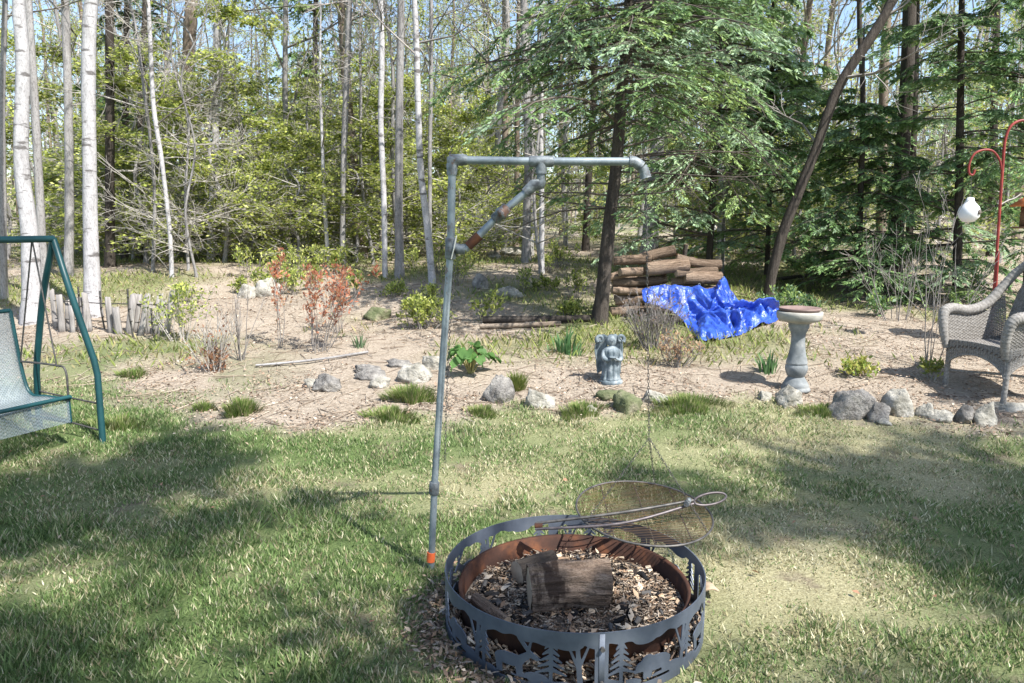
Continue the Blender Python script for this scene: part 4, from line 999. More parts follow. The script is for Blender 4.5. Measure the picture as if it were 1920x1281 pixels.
def tarp():
    Yb = YL - .1
    out = [P(1204, 546, Yb), P(1240, 538, Yb), P(1290, 541, Yb), P(1335, 545, Yb), P(1350, 530, Yb + .02), P(1360, 526, Yb + .02), P(1372, 548, Yb), P(1384, 566, Yb), P(1420, 568, Yb), P(1452, 562, Yb),
           G(1462, 588), G(1456, 604), G(1420, 616), G(1392, 628), G(1370, 634), G(1340, 640), G(1312, 642), G(1300, 628), P(1284, 606, Yb - .4), P(1268, 588, Yb - .38), P(1240, 572, Yb - .28), P(1210, 566, Yb - .18)]
    for p in out: p.z = max(p.z, hz(p.x, p.y) + .012)
    C = P(1330, 585, Yb - .3); e0 = C.copy()
    pts = np.array([tuple(p) for p in bez(out + [out[0]], 8)][:-1]); n = len(pts); m = 46
    c = np.array(tuple(C)); V = np.zeros((m, n + 1, 3))
    pp = np.concatenate([pts, pts[:1]])
    for i in range(m):
        f = (i / (m - 1)) ** .8; V[i] = c + (pp - c) * f
    # crumple: ridged folds in the sheet's own plane
    X = V[..., 0] * 1.0; Zc = V[..., 2]; Yc = V[..., 1]
    a = X * 1.0 + (vnoise(X * 4, Zc * 4, 81) - .5) * .25; b_ = (Zc * .8 - Yc * .6) + (vnoise(X * 4 + 9, Zc * 4, 82) - .5) * .25
    rt_ = np.random.default_rng(12); amp = np.zeros_like(X)
    for fr, am, cnt in ((1.7, .05, 3), (4.2, .04, 5), (9, .028, 6), (19, .012, 5)):
        for _ in range(cnt):
            an = rt_.uniform(0, math.pi); ph = rt_.random() * 9; w_ = (a * math.cos(an) + b_ * math.sin(an)) * fr * rt_.uniform(.75, 1.3) + ph
            amp = amp + am * (1 - np.abs(2 * (w_ % 1) - 1)) * (vnoise(X * 2.5 + ph * 3, Zc * 2.5 + Yc * 2, 90 + int(ph * 7)) ** 1.3) * 1.5
    amp = (amp - amp.mean()) * 1.15 + .06
    edge = np.linspace(0, 1, m)[:, None] ** 5
    nv = np.array([-.1, -.72, .68])
    V = V + nv * (amp * (1 - .45 * edge) - .02)[..., None]
    V[..., 2] = np.maximum(V[..., 2], H(V[..., 0], V[..., 1]) + .008)
    mb = MB(); mb.grid(V - np.array(tuple(e0))); o = mb.build('tarp', M['tarp'], None, True, e0)
    so = o.modifiers.new('t', 'SOLIDIFY'); so.thickness = .004
    hem = MB(); hem.tube([V[-1, q] - np.array(tuple(e0)) for q in range(0, n, 1)], .006, 5, False, None, True); hem.build('hem', M['tarp'], o)
    for q in range(3, n, 16):
        ey = MB(); pc = V[-3, q] - np.array(tuple(e0)) + nv * .006; ey.tube([pc + np.array([math.cos(a) * .013, 0, math.sin(a) * .013]) for a in np.linspace(0, 2 * math.pi, 11)[:-1]], .004, 5, False, None, True); ey.build('eyelet', M['fitting'], o)
    tag(o, 'crumpled bright blue plastic tarp slumped in front of the firewood pile', 'tarp')
tarp()
log('fallen_branch', G(1452, 532) + Vector((0, 0, .06)), G(1592, 518) + Vector((0, 0, .07)), .028, 601, 'dark fallen branch on leaf litter behind the bird bath', mat='bark_dark', n=8, bend=.05)
log('fallen_branch', G(905, 606) + Vector((0, 0, .04)), G(1110, 604) + Vector((0, 0, .04)), .045, 602, 'dark rotten branch lying on soil left of the hemlock trunk', mat='bark_dark', n=8, bend=.05)
log('fallen_branch', G(900, 618) + Vector((0, 0, .03)), G(1050, 612) + Vector((0, 0, .03)), .03, 603, 'thinner reddish branch in front of the rotten branch', mat='bark_brown', n=8, bend=.04)
log('fallen_branch', G(480, 690) + Vector((0, 0, .02)), G(690, 664) + Vector((0, 0, .02)), .011, 604, 'long thin pale stick on the bare soil bank', mat='bark_grey', n=6, bend=.06)

# ------------------------------------------------------------------ angel statue
def statue():
    g = G(1145, 718); s = pxm(g.y); e = empty('angel_statue', g, math.radians(8))
    k = s            # pixel to metre
    ped = MB(); ped.lathe([(0, -.02), (22 * k, -.02), (22.5 * k, 4 * k), (20 * k, 7 * k), (0, 7 * k)], 20); ped.build('plinth', M['statue'], e)
    # robed body: one lofted surface with folds, shoulders, neck and head
    prof = [(0, 6), (19, 6.2), (18.5, 12), (17, 22), (16, 34), (15, 46), (15.5, 54), (16.5, 60), (15, 65), (9, 69), (5, 71), (5, 73), (7.2, 76), (8.6, 81), (8, 86), (5, 90), (0, 91.5)]
    def fold(t, th): return 1 + (.10 * np.sin(th * 9 + t * 2) + .05 * np.sin(th * 17 + 1)) * max(0, min(1, (.62 - t) * 3))
    b = MB(); b.lathe([(r * k * .92, z * k) for r, z in bez2(prof)], 54, fold=fold)
    # arms folded in front, holding a bowl
    for sx in (-1, 1):
        b.tube(bez([(sx * 13 * k, 0, 62 * k), (sx * 17 * k, -6 * k, 52 * k), (sx * 12 * k, -16 * k, 46 * k), (sx * 3 * k, -19 * k, 50 * k)], 6), np.array([4.6, 4.6, 4.5, 4.4, 4.2, 4.1, 4.2, 4.4, 4.6, 4.8, 4.6, 4.2, 3.6, 3.2, 2.8, 2.6, 2.4, 2.2, 2]) * k, 10)
    b.lathe([(0, -4), (5, -3), (8.5, 1), (9, 3), (7, 3), (0, 1)] and [(0, -.008), (.016, -.006), (.030, .006), (.032, .012), (.026, .012), (0, .006)], 16, origin=(-.01, -.085, 50 * k))
    o = b.build('body', M['statue'], e)
    # hair and wings
    h = MB(); h.lathe([(0, 92.6 * k), (5.5 * k, 91 * k), (9 * k, 86 * k), (9.6 * k, 80 * k), (8.6 * k, 74 * k), (7 * k, 72 * k)], 20, fold=lambda t, th: 1 + .08 * np.sin(th * 10) - .25 * np.clip(-np.sin(th) - .55, 0, 1) * (t > .3), origin=(0, .006, 0)); h.build('hair', M['statue'], e)
    for sx in (-1, 1):
        w = MB(); nu, nv = 18, 12; V = np.zeros((nu, nv, 3))
        for i in range(nu):
            t = i / (nu - 1); zz = (88 - 70 * t) * k; outx = (10 + 17 * math.sin(min(1, t * 1.5 + .22) * math.pi * .62) * (1 - t * .45)) * k
            for j in range(nv):
                q = j / (nv - 1)
                V[i, j] = (sx * (5 * k + (outx - 5 * k + 4 * k) * q), 11 * k + 9 * k * math.sin(q * 2.2) - 3 * k * t + .0025 * math.sin(j * 2.6 + i * .8), zz - 5 * k * q * q + 3.5 * k * math.sin(q * 3))
        w.grid(V)
        sc = [(sx * (20 + 6.5 * math.cos(a) * (1 - a / 12)) * k, 9 * k, (82 + 7 * math.sin(a) * (1 - a / 12)) * k) for a in np.linspace(-.8, 4.8, 22)]
        w.tube(sc, np.linspace(4.2, 2.2, 22) * k, 8)
        oo = w.build('wing', M['statue'], e); so = oo.modifiers.new('thickness', 'SOLIDIFY'); so.thickness = .008
    f = MB()
    for sx in (-1, 1): f.tube([(sx * 3 * k, -7.6 * k, 82.5 * k), (sx * 3 * k, -8.2 * k, 82.5 * k)], .9 * k, 6)
    f.tube([(0, -7.4 * k, 83 * k), (0, -9.6 * k, 79.5 * k), (0, -7.6 * k, 79 * k)], [.7 * k, 1.2 * k, .8 * k], 6); f.build('face', M['statue'], e)
    tag(e, 'weathered grey angel garden statue with raised curled wings', 'statue')
def bez2(p): return [(max(q.x, 0), q.y) for q in bez([Vector((a, b, 0)) for a, b in p], 3)]
statue()

# ------------------------------------------------------------------ bird bath
def bird_bath():
    g = G(1491, 738); s = pxm(g.y + .08); g = Vector((P(1491, 728, g.y + .1).x, g.y + .1, 0)); g.z = P(1491, 732, g.y).z
    e = empty('bird_bath', g); k = s
    m = MB(); m.lathe([(0, 0), (27 * k, 0), (27 * k, 4 * k), (25 * k, 7 * k), (24 * k, 8 * k), (25 * k, 10 * k), (22 * k, 15 * k), (18 * k, 22 * k), (14.5 * k, 27 * k)], 28); m.build('base', M['concrete'], e)
    m = MB(); m.lathe([(x * k, z * k) for x, z in bez2([(14, 26.5), (17, 31), (20, 39), (20.5, 46), (18.5, 51), (19.5, 53), (19, 56), (16.5, 66), (14, 80), (12.6, 96), (13.2, 108), (16, 116), (19, 123), (18.5, 127), (21, 131)])], 28); m.build('pedestal', M['concrete'], e)
    m = MB(); m.lathe([(0, 130 * k), (20 * k, 130 * k), (36 * k, 134 * k), (40 * k, 138 * k), (41.5 * k, 146 * k), (41 * k, 151 * k), (38 * k, 152 * k), (36 * k, 149 * k), (30 * k, 147 * k), (0, 146 * k)], 36); m.build('bowl', M['concrete_pale'], e)
    tag(e, 'grey concrete baluster bird bath with shallow pale bowl', 'bird bath')
    d = MB(); d.lathe([(0, 0), (32 * k, 0), (37 * k, 5 * k), (38 * k, 8.5 * k), (36 * k, 8.5 * k), (31 * k, 5 * k), (0, 4 * k)], 32)
    tag(d.build('dish', M['plate'], None, True, g + Vector((0, 0, 149.5 * k))), 'dull reddish clay dish sitting in the bird bath bowl', 'dish')
bird_bath()

# ------------------------------------------------------------------ wicker armchair
def weave(mb, surf, nu, nv, r=.0042, amp=.003, stakes=True, us=None):
    """woven sheet: weft strands along u over upright stakes; surf(u,v)->point, all arrays in 0..1"""
    for j in range(nv):
        v = (j + .5) / nv; m = nu * 2; u = np.linspace(0, 1, m + 1)
        p = surf(u, np.full_like(u, v)); p2 = surf(u, np.full_like(u, min(v + .01, 1))); du = np.gradient(p, axis=0); n = nrm(np.cross(du, p2 - p))
        p = p + n * (amp * np.sin(np.arange(m + 1) * math.pi / 2 + j * math.pi))[:, None]
        mb.prisms(p[:-1], p[1:], r, r, 4)
    if stakes:
        for i in range(nu):
            v = np.linspace(0, 1, 7); p = surf(np.full_like(v, (i + .5) / nu), v); mb.prisms(p[:-1], p[1:], r * .8, r * .8, 4)
def wicker_chair():
    a = Vector((3.57, 6.0, 0)); b = Vector((3.69, 5.5, 0)); mid = (a + b) / 2; wv = Vector((b.x - a.x, b.y - a.y, 0)); wl = wv.length
    
    # local frame: x = sitter's left to right along the front, y = back, z up; front edge at y=0
    ang = math.atan2(wv.y, wv.x)
    fwd = Vector((wv.y, -wv.x, 0)).normalized()
    e = empty('wicker_armchair', Vector((mid.x, mid.y, hz(mid.x, mid.y) - .005)), ang)
    hw = wl / 2 + .02; D = .56; sz = .40; ah = .66
    # local +y must point away from the way the chair faces
    wk = M['wicker']
    def prt(name, mb, mat=wk, smooth=True): return mb.build(name, mat, e, smooth)
    for sx in (-1, 1):
        m = MB(); n = 40; zz = np.linspace(-.05, .42, n); m.tube([(sx * hw, .0 + .015 * math.sin(t * 3), t) for t in zz], .021 + .002 * np.sin(np.arange(n) * 2.2), 10); prt('leg', m)
        m = MB(); m.tube([(sx * (hw - .03), D + .08, -.01), (sx * (hw - .02), D, .3), (sx * hw, D - .02, .45)], .02, 10); prt('leg', m)
    # seat
    def seat_s(u, v): return np.stack([(-hw + 2 * hw * u), .01 + (D - .04) * v, sz + .012 * np.sin(u * math.pi) * 0 - .02 * np.sin(v * math.pi) * np.sin(u * math.pi)], -1)
    m = MB(); weave(m, seat_s, 30, 44, .006); prt('seat', m)
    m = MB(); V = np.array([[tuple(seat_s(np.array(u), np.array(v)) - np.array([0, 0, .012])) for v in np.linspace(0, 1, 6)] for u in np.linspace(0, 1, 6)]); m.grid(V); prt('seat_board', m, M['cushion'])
    # arched aprons
    def apron(A, B, name):
        A = np.array(A); B = np.array(B)
        def sf(u, v):
            arch = .17 * np.sin(np.clip(u, 0, 1) * math.pi) ** .6; z0 = .20 + arch * .78; z1 = sz + .02 + .012 * np.sin(u * math.pi)
            p = A[None] * (1 - u)[:, None] + B[None] * u[:, None]; p = p.copy(); p[:, 2] = z0 * (1 - v) + z1 * v; return p
        m = MB(); weave(m, sf, 26, 24, .0055); prt(name, m)
        u = np.linspace(0, 1, 30); lo = sf(u, np.zeros_like(u)); mm = MB(); mm.tube(lo, .009, 6); prt('apron_edge', mm)
        bd = sf(u, np.full_like(u, .6)); nn = np.cross(B - A, [0, 0, 1.]); nn = nn / np.linalg.norm(nn)
        mm = MB()
        for q in range(0, 29):
            if q % 2 == 0: mm.tube([bd[q] + nn * .008 - [0, 0, .008], bd[q + 1] + nn * .011 + [0, 0, .008]], .004, 5)
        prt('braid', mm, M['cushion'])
    apron((-hw, -.012, 0), (hw, -.012, 0), 'front_apron')
    apron((hw + .012, 0, 0), (hw + .012, D, 0), 'side_apron'); apron((-hw - .012, D, 0), (-hw - .012, 0, 0), 'side_apron')
    # arms: woven sides rolling over a thick arm
    for sx in (-1, 1):
        def side_s(u, v, sx=sx):
            flare = .05 * v ** 1.5
            z1 = ah - .02 - .05 * np.sin(u * math.pi) * 0 + np.clip(u - .72, 0, 1) * .5
            return np.stack([sx * (hw + .005 + flare), -.01 + (D + .02) * u, sz - .02 + (z1 - sz + .02) * v], -1)
        m = MB(); weave(m, side_s, 30, 24, .0058); prt('side_panel', m)
        path = bez([(sx * (hw + .0), -.022, sz - .05), (sx * (hw + .015), -.05, sz + .10), (sx * (hw + .04), -.035, ah - .03), (sx * (hw + .055), .05, ah + .005), (sx * (hw + .055), .22, ah - .015), (sx * (hw + .05), .38, ah + .03), (sx * (hw + .03), .50, ah + .16), (sx * (hw - .02), .59, ah + .30), (sx * (hw - .12), .64, ah + .40), (0, .66, ah + .44)], 14)
        n = len(path); rad = np.interp(np.linspace(0, 1, n), [0, .1, .25, .5, .7, 1], [.024, .034, .042, .042, .036, .03]) * (1 + .06 * np.sin(np.arange(n) * 2.1))
        m = MB(); m.tube(path, rad, 12); prt('arm', m)
    def back_s(u, v):
        x = (u * 2 - 1); top = ah + .42 - .34 * np.abs(x) ** 3.0
        return np.stack([x * (hw + .03 - .03 * v), D - .03 + .10 * v + .07 * (1 - x * x) * .8, sz - .03 + (top - sz + .03) * v], -1)
    m = MB(); weave(m, back_s, 40, 66, .0058); prt('backrest', m)
    m = MB(); m.tube([(-hw, .02, .16), (0, .25, .17), (hw, .5, .16)], .011, 6); prt('stretcher', m)
    tag(e, 'pale grey wicker armchair with rolled arms standing in the garden bed', 'chair')
wicker_chair()

# ------------------------------------------------------------------ red crook, white gourd, orange roofed feeder
def crook():
    Yc = 7.0; x = P(1862, 560, Yc).x; g = Vector((x, Yc, hz(x, Yc))); e = empty('shepherd_crook', g); L = lambda u, v: P(u, v, Yc) - g
    m = MB(); m.tube(bez([(0, 0, -.1), L(1864, 540), L(1874, 400), L(1881, 300), L(1885, 262), L(1896, 236), L(1918, 226), L(1942, 236), L(1950, 262), L(1944, 290)], 6), .0125, 10); m.build('pole', M['red_paint'], e)
    m = MB(); m.tube(bez([L(1878, 318), L(1874, 300), L(1862, 284), L(1846, 281), L(1828, 288), L(1818, 306), L(1817, 324), L(1824, 328), L(1828, 318)], 6), .010, 10); m.build('hook', M['red_paint'], e)
    m = MB(); m.tube([L(1868, 470) + Vector((.012, -.01, 0)), L(1862, 565) + Vector((.012, -.01, 0))], .012, 8); m.build('sleeve', M['red_paint'], e)
    m = MB(); m.tube(bez([L(1876, 384), L(1890, 376), L(1902, 372), L(1914, 364)], 5), .006, 6); m.build('side_wire', M['twig_pale'], e)
    tag(e, 'tall red iron double crook pole behind the wicker chair', 'crook pole')
    s = pxm(Yc); c = P(1817, 398, Yc); e2 = empty('gourd_feeder', c)
    m = MB(); m.lathe([(0, -19 * s), (10 * s, -17 * s), (17 * s, -9 * s), (18.5 * s, 0), (16 * s, 9 * s), (10 * s, 16 * s), (7 * s, 20 * s), (6 * s, 26 * s), (0, 27 * s)], 24); m.build('body', M['white_glaze'], e2)
    m = MB(); m.lathe([(0, 0), (4.5 * s, 0), (4.5 * s, 1.5 * s), (0, 1.5 * s)], 14); o = m.build('hole_disc', M['cushion'], e2); o.location = (9 * s, -15.5 * s, 0); o.rotation_euler = (math.radians(90), 0, math.radians(30))  # dark disc coloured for the shade inside an opening; the body is uncut
    m = MB(); m.tube([(0, 0, 26 * s), (0, 0, 50 * s), P(1821, 328, Yc) - c], .0025, 5); m.build('hanger', M['chain'], e2)
    tag(e2, 'white rounded gourd feeder hanging from the red crook', 'bird feeder')
    c = P(1944, 400, Yc); e3 = empty('roofed_feeder', c); hw = 26 * s
    for sx in (-1, 1):
        r = MB(); V = np.array([[(sx * q * 36 * s, y, 36 * s - q * 22 * s) for q in (0, 1)] for y in (-.12, .12)]); r.grid(V); o = r.build('roof_panel', M['orange_roof'], e3, False); so = o.modifiers.new('t', 'SOLIDIFY'); so.thickness = .012
    m = MB(); m.box((0, 0, -6 * s), (hw * 1.5, .16, 38 * s)); m.build('hopper', M['wood_brown'], e3, False)
    m = MB(); m.box((0, 0, -26 * s), (hw * 2.2, .24, 3 * s)); m.build('tray', M['wood_brown'], e3, False)
    m = MB(); m.tube([(0, 0, 34 * s), P(1944, 290, Yc) - c], .003, 5); m.build('hanger', M['chain'], e3)
    tag(e3, 'wooden bird feeder with orange roof hanging at the red crook', 'bird feeder')
crook()

# ------------------------------------------------------------------ garden swing
def swing():
    f = G(193, 832); r_ = G(74, 806); A = P(100, 448, (f.y + r_.y) / 2)
    e = empty('garden_swing', f); axis = Vector((-.42, -.9, 0)).normalized(); Ln = 1.75
    ay = (f.y + r_.y) / 2
    L = lambda p: p - f
    gp = M['green_paint']; rt = .021
    apex = L(A); side = (L(r_) - L(f)); side.z = 0; sdn = side.normalized()
    Yf = f.y; Yr = r_.y
    frontp = [apex + Vector((0, 0, .0)) - sdn * 0, L(P(131, 545, ay - .08)), L(P(182, 692, Yf + .05)), L(f) + Vector((0, 0, -.02))]
    rearp = [apex, L(P(80, 560, ay + .06)), L(P(68, 690, Yr - .03)), L(r_) + Vector((0, 0, -.02))]
    for k, off in ((0, Vector((0, 0, 0))), (1, axis * Ln)):
        for pth in (frontp, rearp):
            q = [pth[0]] + bez([pth[0].lerp(pth[1], .25), pth[1], pth[2].lerp(pth[1], .12)], 5) + [pth[2].lerp(pth[3], .08), pth[3]]
            m = MB(); m.tube([p + off for p in q], rt, 12); m.build('leg', gp, e)
        m = MB(); a = frontp[2].lerp(frontp[3], .45) + off; b = rearp[2].lerp(rearp[3], .35) + off; m.tube([a, b], .006, 6); m.build('cross_rod', M['chain'], e)
        m = MB(); a = frontp[2].lerp(frontp[3], .8) + off; b = rearp[2].lerp(rearp[3], .7) + off; m.tube([a, b], .006, 6); m.build('cross_rod', M['chain'], e)
    m = MB(); m.tube([apex + sdn * -.0, apex + axis * Ln], rt * 1.05, 12); m.build('top_bar', gp, e)
    # hanging seat: sling of mesh fabric on a green tube frame, facing the fire pit
    face = -sdn; c0 = apex + axis * .14; wS = Ln - .3; seat_z = .42 + f.z - f.z; up = Vector((0, 0, 1))
    zs = .32
    base = Vector((c0.x, c0.y, 0))
    S0 = base + up * zs
    prof = [S0 + face * .22 + up * .02, S0 + face * .18, S0, S0 - face * .16 + up * .0, S0 - face * .23 + up * .14, S0 - face * .29 + up * .56]
    pf = bez(prof, 5)
    V = np.array([[tuple(p + axis * (wS * t) - up * .03 * math.sin(math.pi * t)) for p in pf] for t in np.linspace(0, 1, 14)])
    m = MB(); m.grid(V); o = m.build('sling_seat', M['fabric'], e); so = o.modifiers.new('t', 'SOLIDIFY'); so.thickness = .006
    for t in (0, 1):
        m = MB(); m.tube([p + axis * (wS * t) for p in pf], .014, 8); m.build('seat_rail', gp, e)
        arm = [S0 + face * .20 + axis * (wS * t), S0 + face * .20 + up * .19 + axis * (wS * t), S0 + face * .1 + up * .22 + axis * (wS * t), S0 - face * .27 + up * .22 + axis * (wS * t)]
        m = MB(); m.tube(bez(arm, 5), .007, 8); m.build('armrest', M['chain'], e)
        for q in (.12, -.24):
            m = MB(); m.tube([apex + axis * (.14 + wS * t), S0 + face * q + up * .21 + axis * (wS * t)], .005, 6); m.build('hanger', M['chain'], e)
        m = MB(); m.tube([S0 + face * .20 + axis * (wS * t) - up * .15, S0 - face * .2 + axis * (wS * t) - up * .15], .012, 8); m.tube([S0 + face * .20 + axis * (wS * t), S0 + face * .20 + axis * (wS * t) - up * .15], .012, 8); m.tube([S0 - face * .2 + axis * (wS * t), S0 - face * .2 + axis * (wS * t) - up * .15], .012, 8); m.build('seat_bracket', gp, e)
    for k in (0, len(pf) - 1):
        m = MB(); m.tube([pf[k], pf[k] + axis * wS], .014, 8); m.build('cross_tube', gp, e)
    # front skirt of the seat
    V = np.array([[tuple(S0 + face * .21 + axis * (wS * t) - up * (q * .15)) for q in (0, .5, 1)] for t in np.linspace(0, 1, 8)])
    m = MB(); m.grid(V); o = m.build('front_skirt', M['fabric'], e)
    tag(e, 'green tube garden swing with pale mesh sling seat', 'garden swing')
swing()

# ------------------------------------------------------------------ stump, boards, wire fence stakes by the white trunks
def old_fence():
    rng = np.random.default_rng(3); g0 = G(200, 624); e = empty('slat_fence', g0); u = 100
    while u < 312:
        w = rng.uniform(8, 15); v = 624 + (u - 200) * .05 + rng.normal() * 2; h = rng.uniform(58, 88) if u < 225 else rng.uniform(70, 96); lean = (.02 if u < 225 else .22) + rng.normal() * .05
        if 170 < u < 190: u += w; continue
        g = G(u + w / 2, v); s = pxm(g.y); m = MB(); V = []
        for q in np.linspace(-.5, .5, 4):
            top = h * s * (.96 + .06 * rng.random())
            V.append([(q * w * s * (1 - .12 * z) + lean * z * h * s, .004 * rng.normal(), -.06 + z * top) for z in (0, .3, .65, 1)])
        m.grid(np.array(V)); o = m.build('slat', M['weather_wood'], e, False, g - g0); so = o.modifiers.new('t', 'SOLIDIFY'); so.thickness = .018; so.offset = 0
        u += w + rng.uniform(-1, 2.5)
    for f in (.3, .75):
        m = MB(); a = G(104, 620); b = G(300, 629); hh = 74 * pxm(a.y) * f
        m.tube([a - g0 + Vector((0, .02, hh)), (a + b) / 2 - g0 + Vector((0, .02, hh - .01)), b - g0 + Vector((.1, .02, hh))], .006, 5); m.build('wire', M['chain'], e)
    tag(e, 'old fence of weathered grey slats leaning beside the pale trunks', 'fence')
old_fence()
for i, (u, v, h, lb) in enumerate([(160, 628, 90, 'thin dark metal stake between the two thick pale trunks'), (198, 620, 74, 'thin dark metal stake at the thickest pale trunk'), (252, 634, 92, 'thin dark metal stake in front of the leaning slats'), (292, 640, 62, 'short leaning dark stake at the end of the slat fence')]):
    g = G(u, v); s = pxm(g.y); m = MB(); m.tube([(0, 0, -.08), (-.004 * h * .1, 0, h * s * .5), (-.06 * h * s, 0, h * s)], .009, 6)
    for q in (.35, .6, .85): m.box((-.06 * h * s * q, -.012, h * s * q), (.014, .014, .02))
    tag(m.build('fence_stake', M['chain'], None, True, g), lb, 'stake')

# ------------------------------------------------------------------ shrubs and garden plants
def shrub(name, label, u, v, hpx, wpx, seed, ns, leafc=None, nl=0, lsize=.05, twig='twig', wts=None, lev=3, ang=.55, low=None, cat='shrub'):
    rng = np.random.default_rng(seed); g = G(u, v); s = pxm(g.y); e = empty(name, g)
    az = rng.uniform(0, 2 * math.pi, ns); sp = rng.uniform(0, 1, ns)
    D = np.stack([np.cos(az) * sp * wpx / hpx * .55, np.sin(az) * sp * .4, np.ones(ns)], -1)
    P0 = np.stack([np.cos(az) * sp * .12, np.sin(az) * sp * .1, np.full(ns, -.03)], -1) * (wpx * s / .8)
    m = MB(); q, d = grow(m, P0, D, hpx * s * rng.uniform(.6, 1.0, ns), rng.uniform(.003, .006, ns) * (1 + hpx * s * .2), lev, rng, 5, (4, 3), ang, .06, .08, .4, 4, .3, rmin=.0022)
    tag(m.build('stems', M[twig], e), kind='stuff')
    if nl:
        if low is not None:
            w = np.where(q[:, 2] < low * hpx * s, 1., .05); k = rng.choice(len(q), nl, p=w / w.sum())
        else:
            w = np.clip(q[:, 2] / (hpx * s), .02, 1) ** 1.2; k = rng.choice(len(q), nl, p=w / w.sum())
        ml = MB(); ml.leaves(q[k] + rng.normal(size=(nl, 3)) * .02, d[k] + rng.normal(size=(nl, 3)) * .8, rng.normal(size=(nl, 3)) + (0, 0, .6), rng.uniform(.6, 1.2, nl) * lsize, rng.uniform(.5, .9, nl) * lsize * .6, colmix(rng, nl, leafc, wts))
        ml.build('foliage', M['leaf'], e)
    return tag(e, label, cat)
RED = [(.52, .20, .12), (.62, .30, .19), (.42, .16, .09), (.60, .40, .24)]
shrub('red_shrub', 'tall shrub with coppery red young leaves on bare stems', 590, 660, 175, 190, 701, 9, RED, 700, .05)
shrub('red_shrub', 'single upright stem with red leaf clusters beside the coppery shrub', 523, 655, 185, 40, 702, 3, RED, 220, .05, ang=.3)
shrub('red_shrub', 'low sprawling red leaved shrub next to the mossy boulder', 640, 625, 130, 110, 709, 6, RED, 260, .045)
shrub('twiggy_shrub', 'low bare tan twiggy shrub with rusty leaves at its base', 405, 695, 110, 120, 703, 34, [(.42, .2, .12), (.5, .32, .2)], 420, .045, 'tan_twig' if 'tan_twig' in M else 'twig_pale', lev=2, low=.3)
shrub('twiggy_shrub', 'upright cluster of thin bare brown canes on the soil bank', 452, 676, 130, 50, 704, 9, None, 0, .05, 'twig', lev=2, ang=.3)
shrub('brush_clump', 'grey tangle of fine bare twigs in front of the tarp', 1228, 655, 110, 140, 705, 46, [(.3, .2, .14), (.24, .2, .2)], 260, .035, 'twig', lev=3)
shrub('brush_clump', 'low dry brown twiggy clump right of the statue', 1268, 690, 60, 110, 706, 22, [(.36, .22, .13), (.45, .33, .22)], 300, .04, 'twig', lev=3)
shrub('bare_shrub', 'pale branching leafless shrub under the dark hemlocks', 1690, 600, 190, 210, 707, 9, None, 0, .05, 'twig', lev=3, ang=.7)
shrub('bare_shrub', 'thin leafless stems rising beside the wicker chair', 1742, 690, 300, 120, 708, 5, None, 0, .05, 'twig', lev=3, ang=.5)
shrub('green_shrub', 'low bush with fresh yellow green leaves by the mossy boulder', 790, 618, 60, 150, 710, 22, YG, 1500, .05, 'twig')
shrub('green_shrub', 'loose light green weeds at the end of the slat fence', 340, 640, 110, 110, 711, 16, YG, 700, .045, 'twig_pale')
shrub('green_shrub', 'small yellow green sprouting plants right of the bird bath', 1610, 705, 34, 110, 712, 18, [(.32, .36, .08), (.2, .28, .07), (.42, .4, .12)], 420, .05, 'twig_pale', lev=2)
shrub('green_shrub', 'short fresh sprouts beside the wicker chair leg', 1748, 712, 40, 50, 713, 10, [(.36, .38, .1), (.24, .3, .08)], 200, .05, 'twig_pale', lev=2)

rw = random.Random(5)
for i in range(30):
    u = rw.uniform(300, 1110); v = rw.uniform(498, 612)
    if 470 < u < 700 and v > 570: continue
    shrub('weed_clump', 'low yellow green weeds on leaf litter at the wood edge', u, v, rw.uniform(24, 60), rw.uniform(50, 110), 740 + i, rw.randint(6, 12), YG, rw.randint(160, 380), .055, 'twig', lev=2, cat='weeds')['group'] = 'low weeds at the wood edge'
for i in range(10):
    u = rw.uniform(1380, 1900); v = rw.uniform(500, 600)
    shrub('weed_clump', 'low dull green undergrowth below the hemlocks', u, v, rw.uniform(30, 70), rw.uniform(60, 120), 780 + i, rw.randint(6, 12), HG, rw.randint(200, 400), .06, 'twig', lev=2, cat='weeds')['group'] = 'undergrowth below the hemlocks'
def blades(name, label, u, v, wpx, hpx, n, seed, cols, width=.012, cat='plant', stiff=.25, group=None, wts=None):
    rng = np.random.default_rng(seed); g = G(u, v); s = pxm(g.y)
    a = rng.uniform(0, 6.28, n); rr = np.sqrt(rng.random(n)) * (1 + .35 * np.sin(a * 2 + seed) + .25 * np.sin(a * 5 + seed * 2)); x = np.cos(a) * rr * wpx * s / 2 * .72; y = np.sin(a) * rr * wpx * s / 2 * .5
    z = H(g.x + x, g.y + y) - g.z - .01; h = hpx * s * rng.uniform(.55, 1.1, n) * (1.05 - .35 * rr)
    out = np.stack([np.cos(a) * rr, np.sin(a) * rr * .8, np.zeros(n)], -1) * stiff + rng.normal(size=(n, 3)) * (.12, .12, 0)
    B = np.stack([x, y, z], -1); M1 = B + out * h[:, None] * .4 + np.stack([0 * h, 0 * h, h * .55], -1); T = B + out * h[:, None] * 1.15 + np.stack([0 * h, 0 * h, h], -1)
    sd_ = np.stack([np.cos(a + 1.4), np.sin(a + 1.4), 0 * a], -1) * (width / 2) * rng.uniform(.7, 1.2, n)[:, None]
    V = np.stack([B - sd_ * .7, B + sd_ * .7, M1 + sd_, M1 - sd_, T + sd_ * .15, T - sd_ * .15], 1).reshape(-1, 3)
    F = np.concatenate([(np.arange(n) * 6)[:, None] + [[0, 1, 2, 3]], (np.arange(n) * 6)[:, None] + [[3, 2, 4, 5]]])
    m = MB(); m.add(V, F, np.repeat(colmix(rng, n, cols, wts), 6, 0)); o = m.build(name, M['grass'], None, True, g)
    return tag(o, label, cat, group)
DG = [(.07, .16, .06), (.11, .22, .08), (.16, .27, .12)]
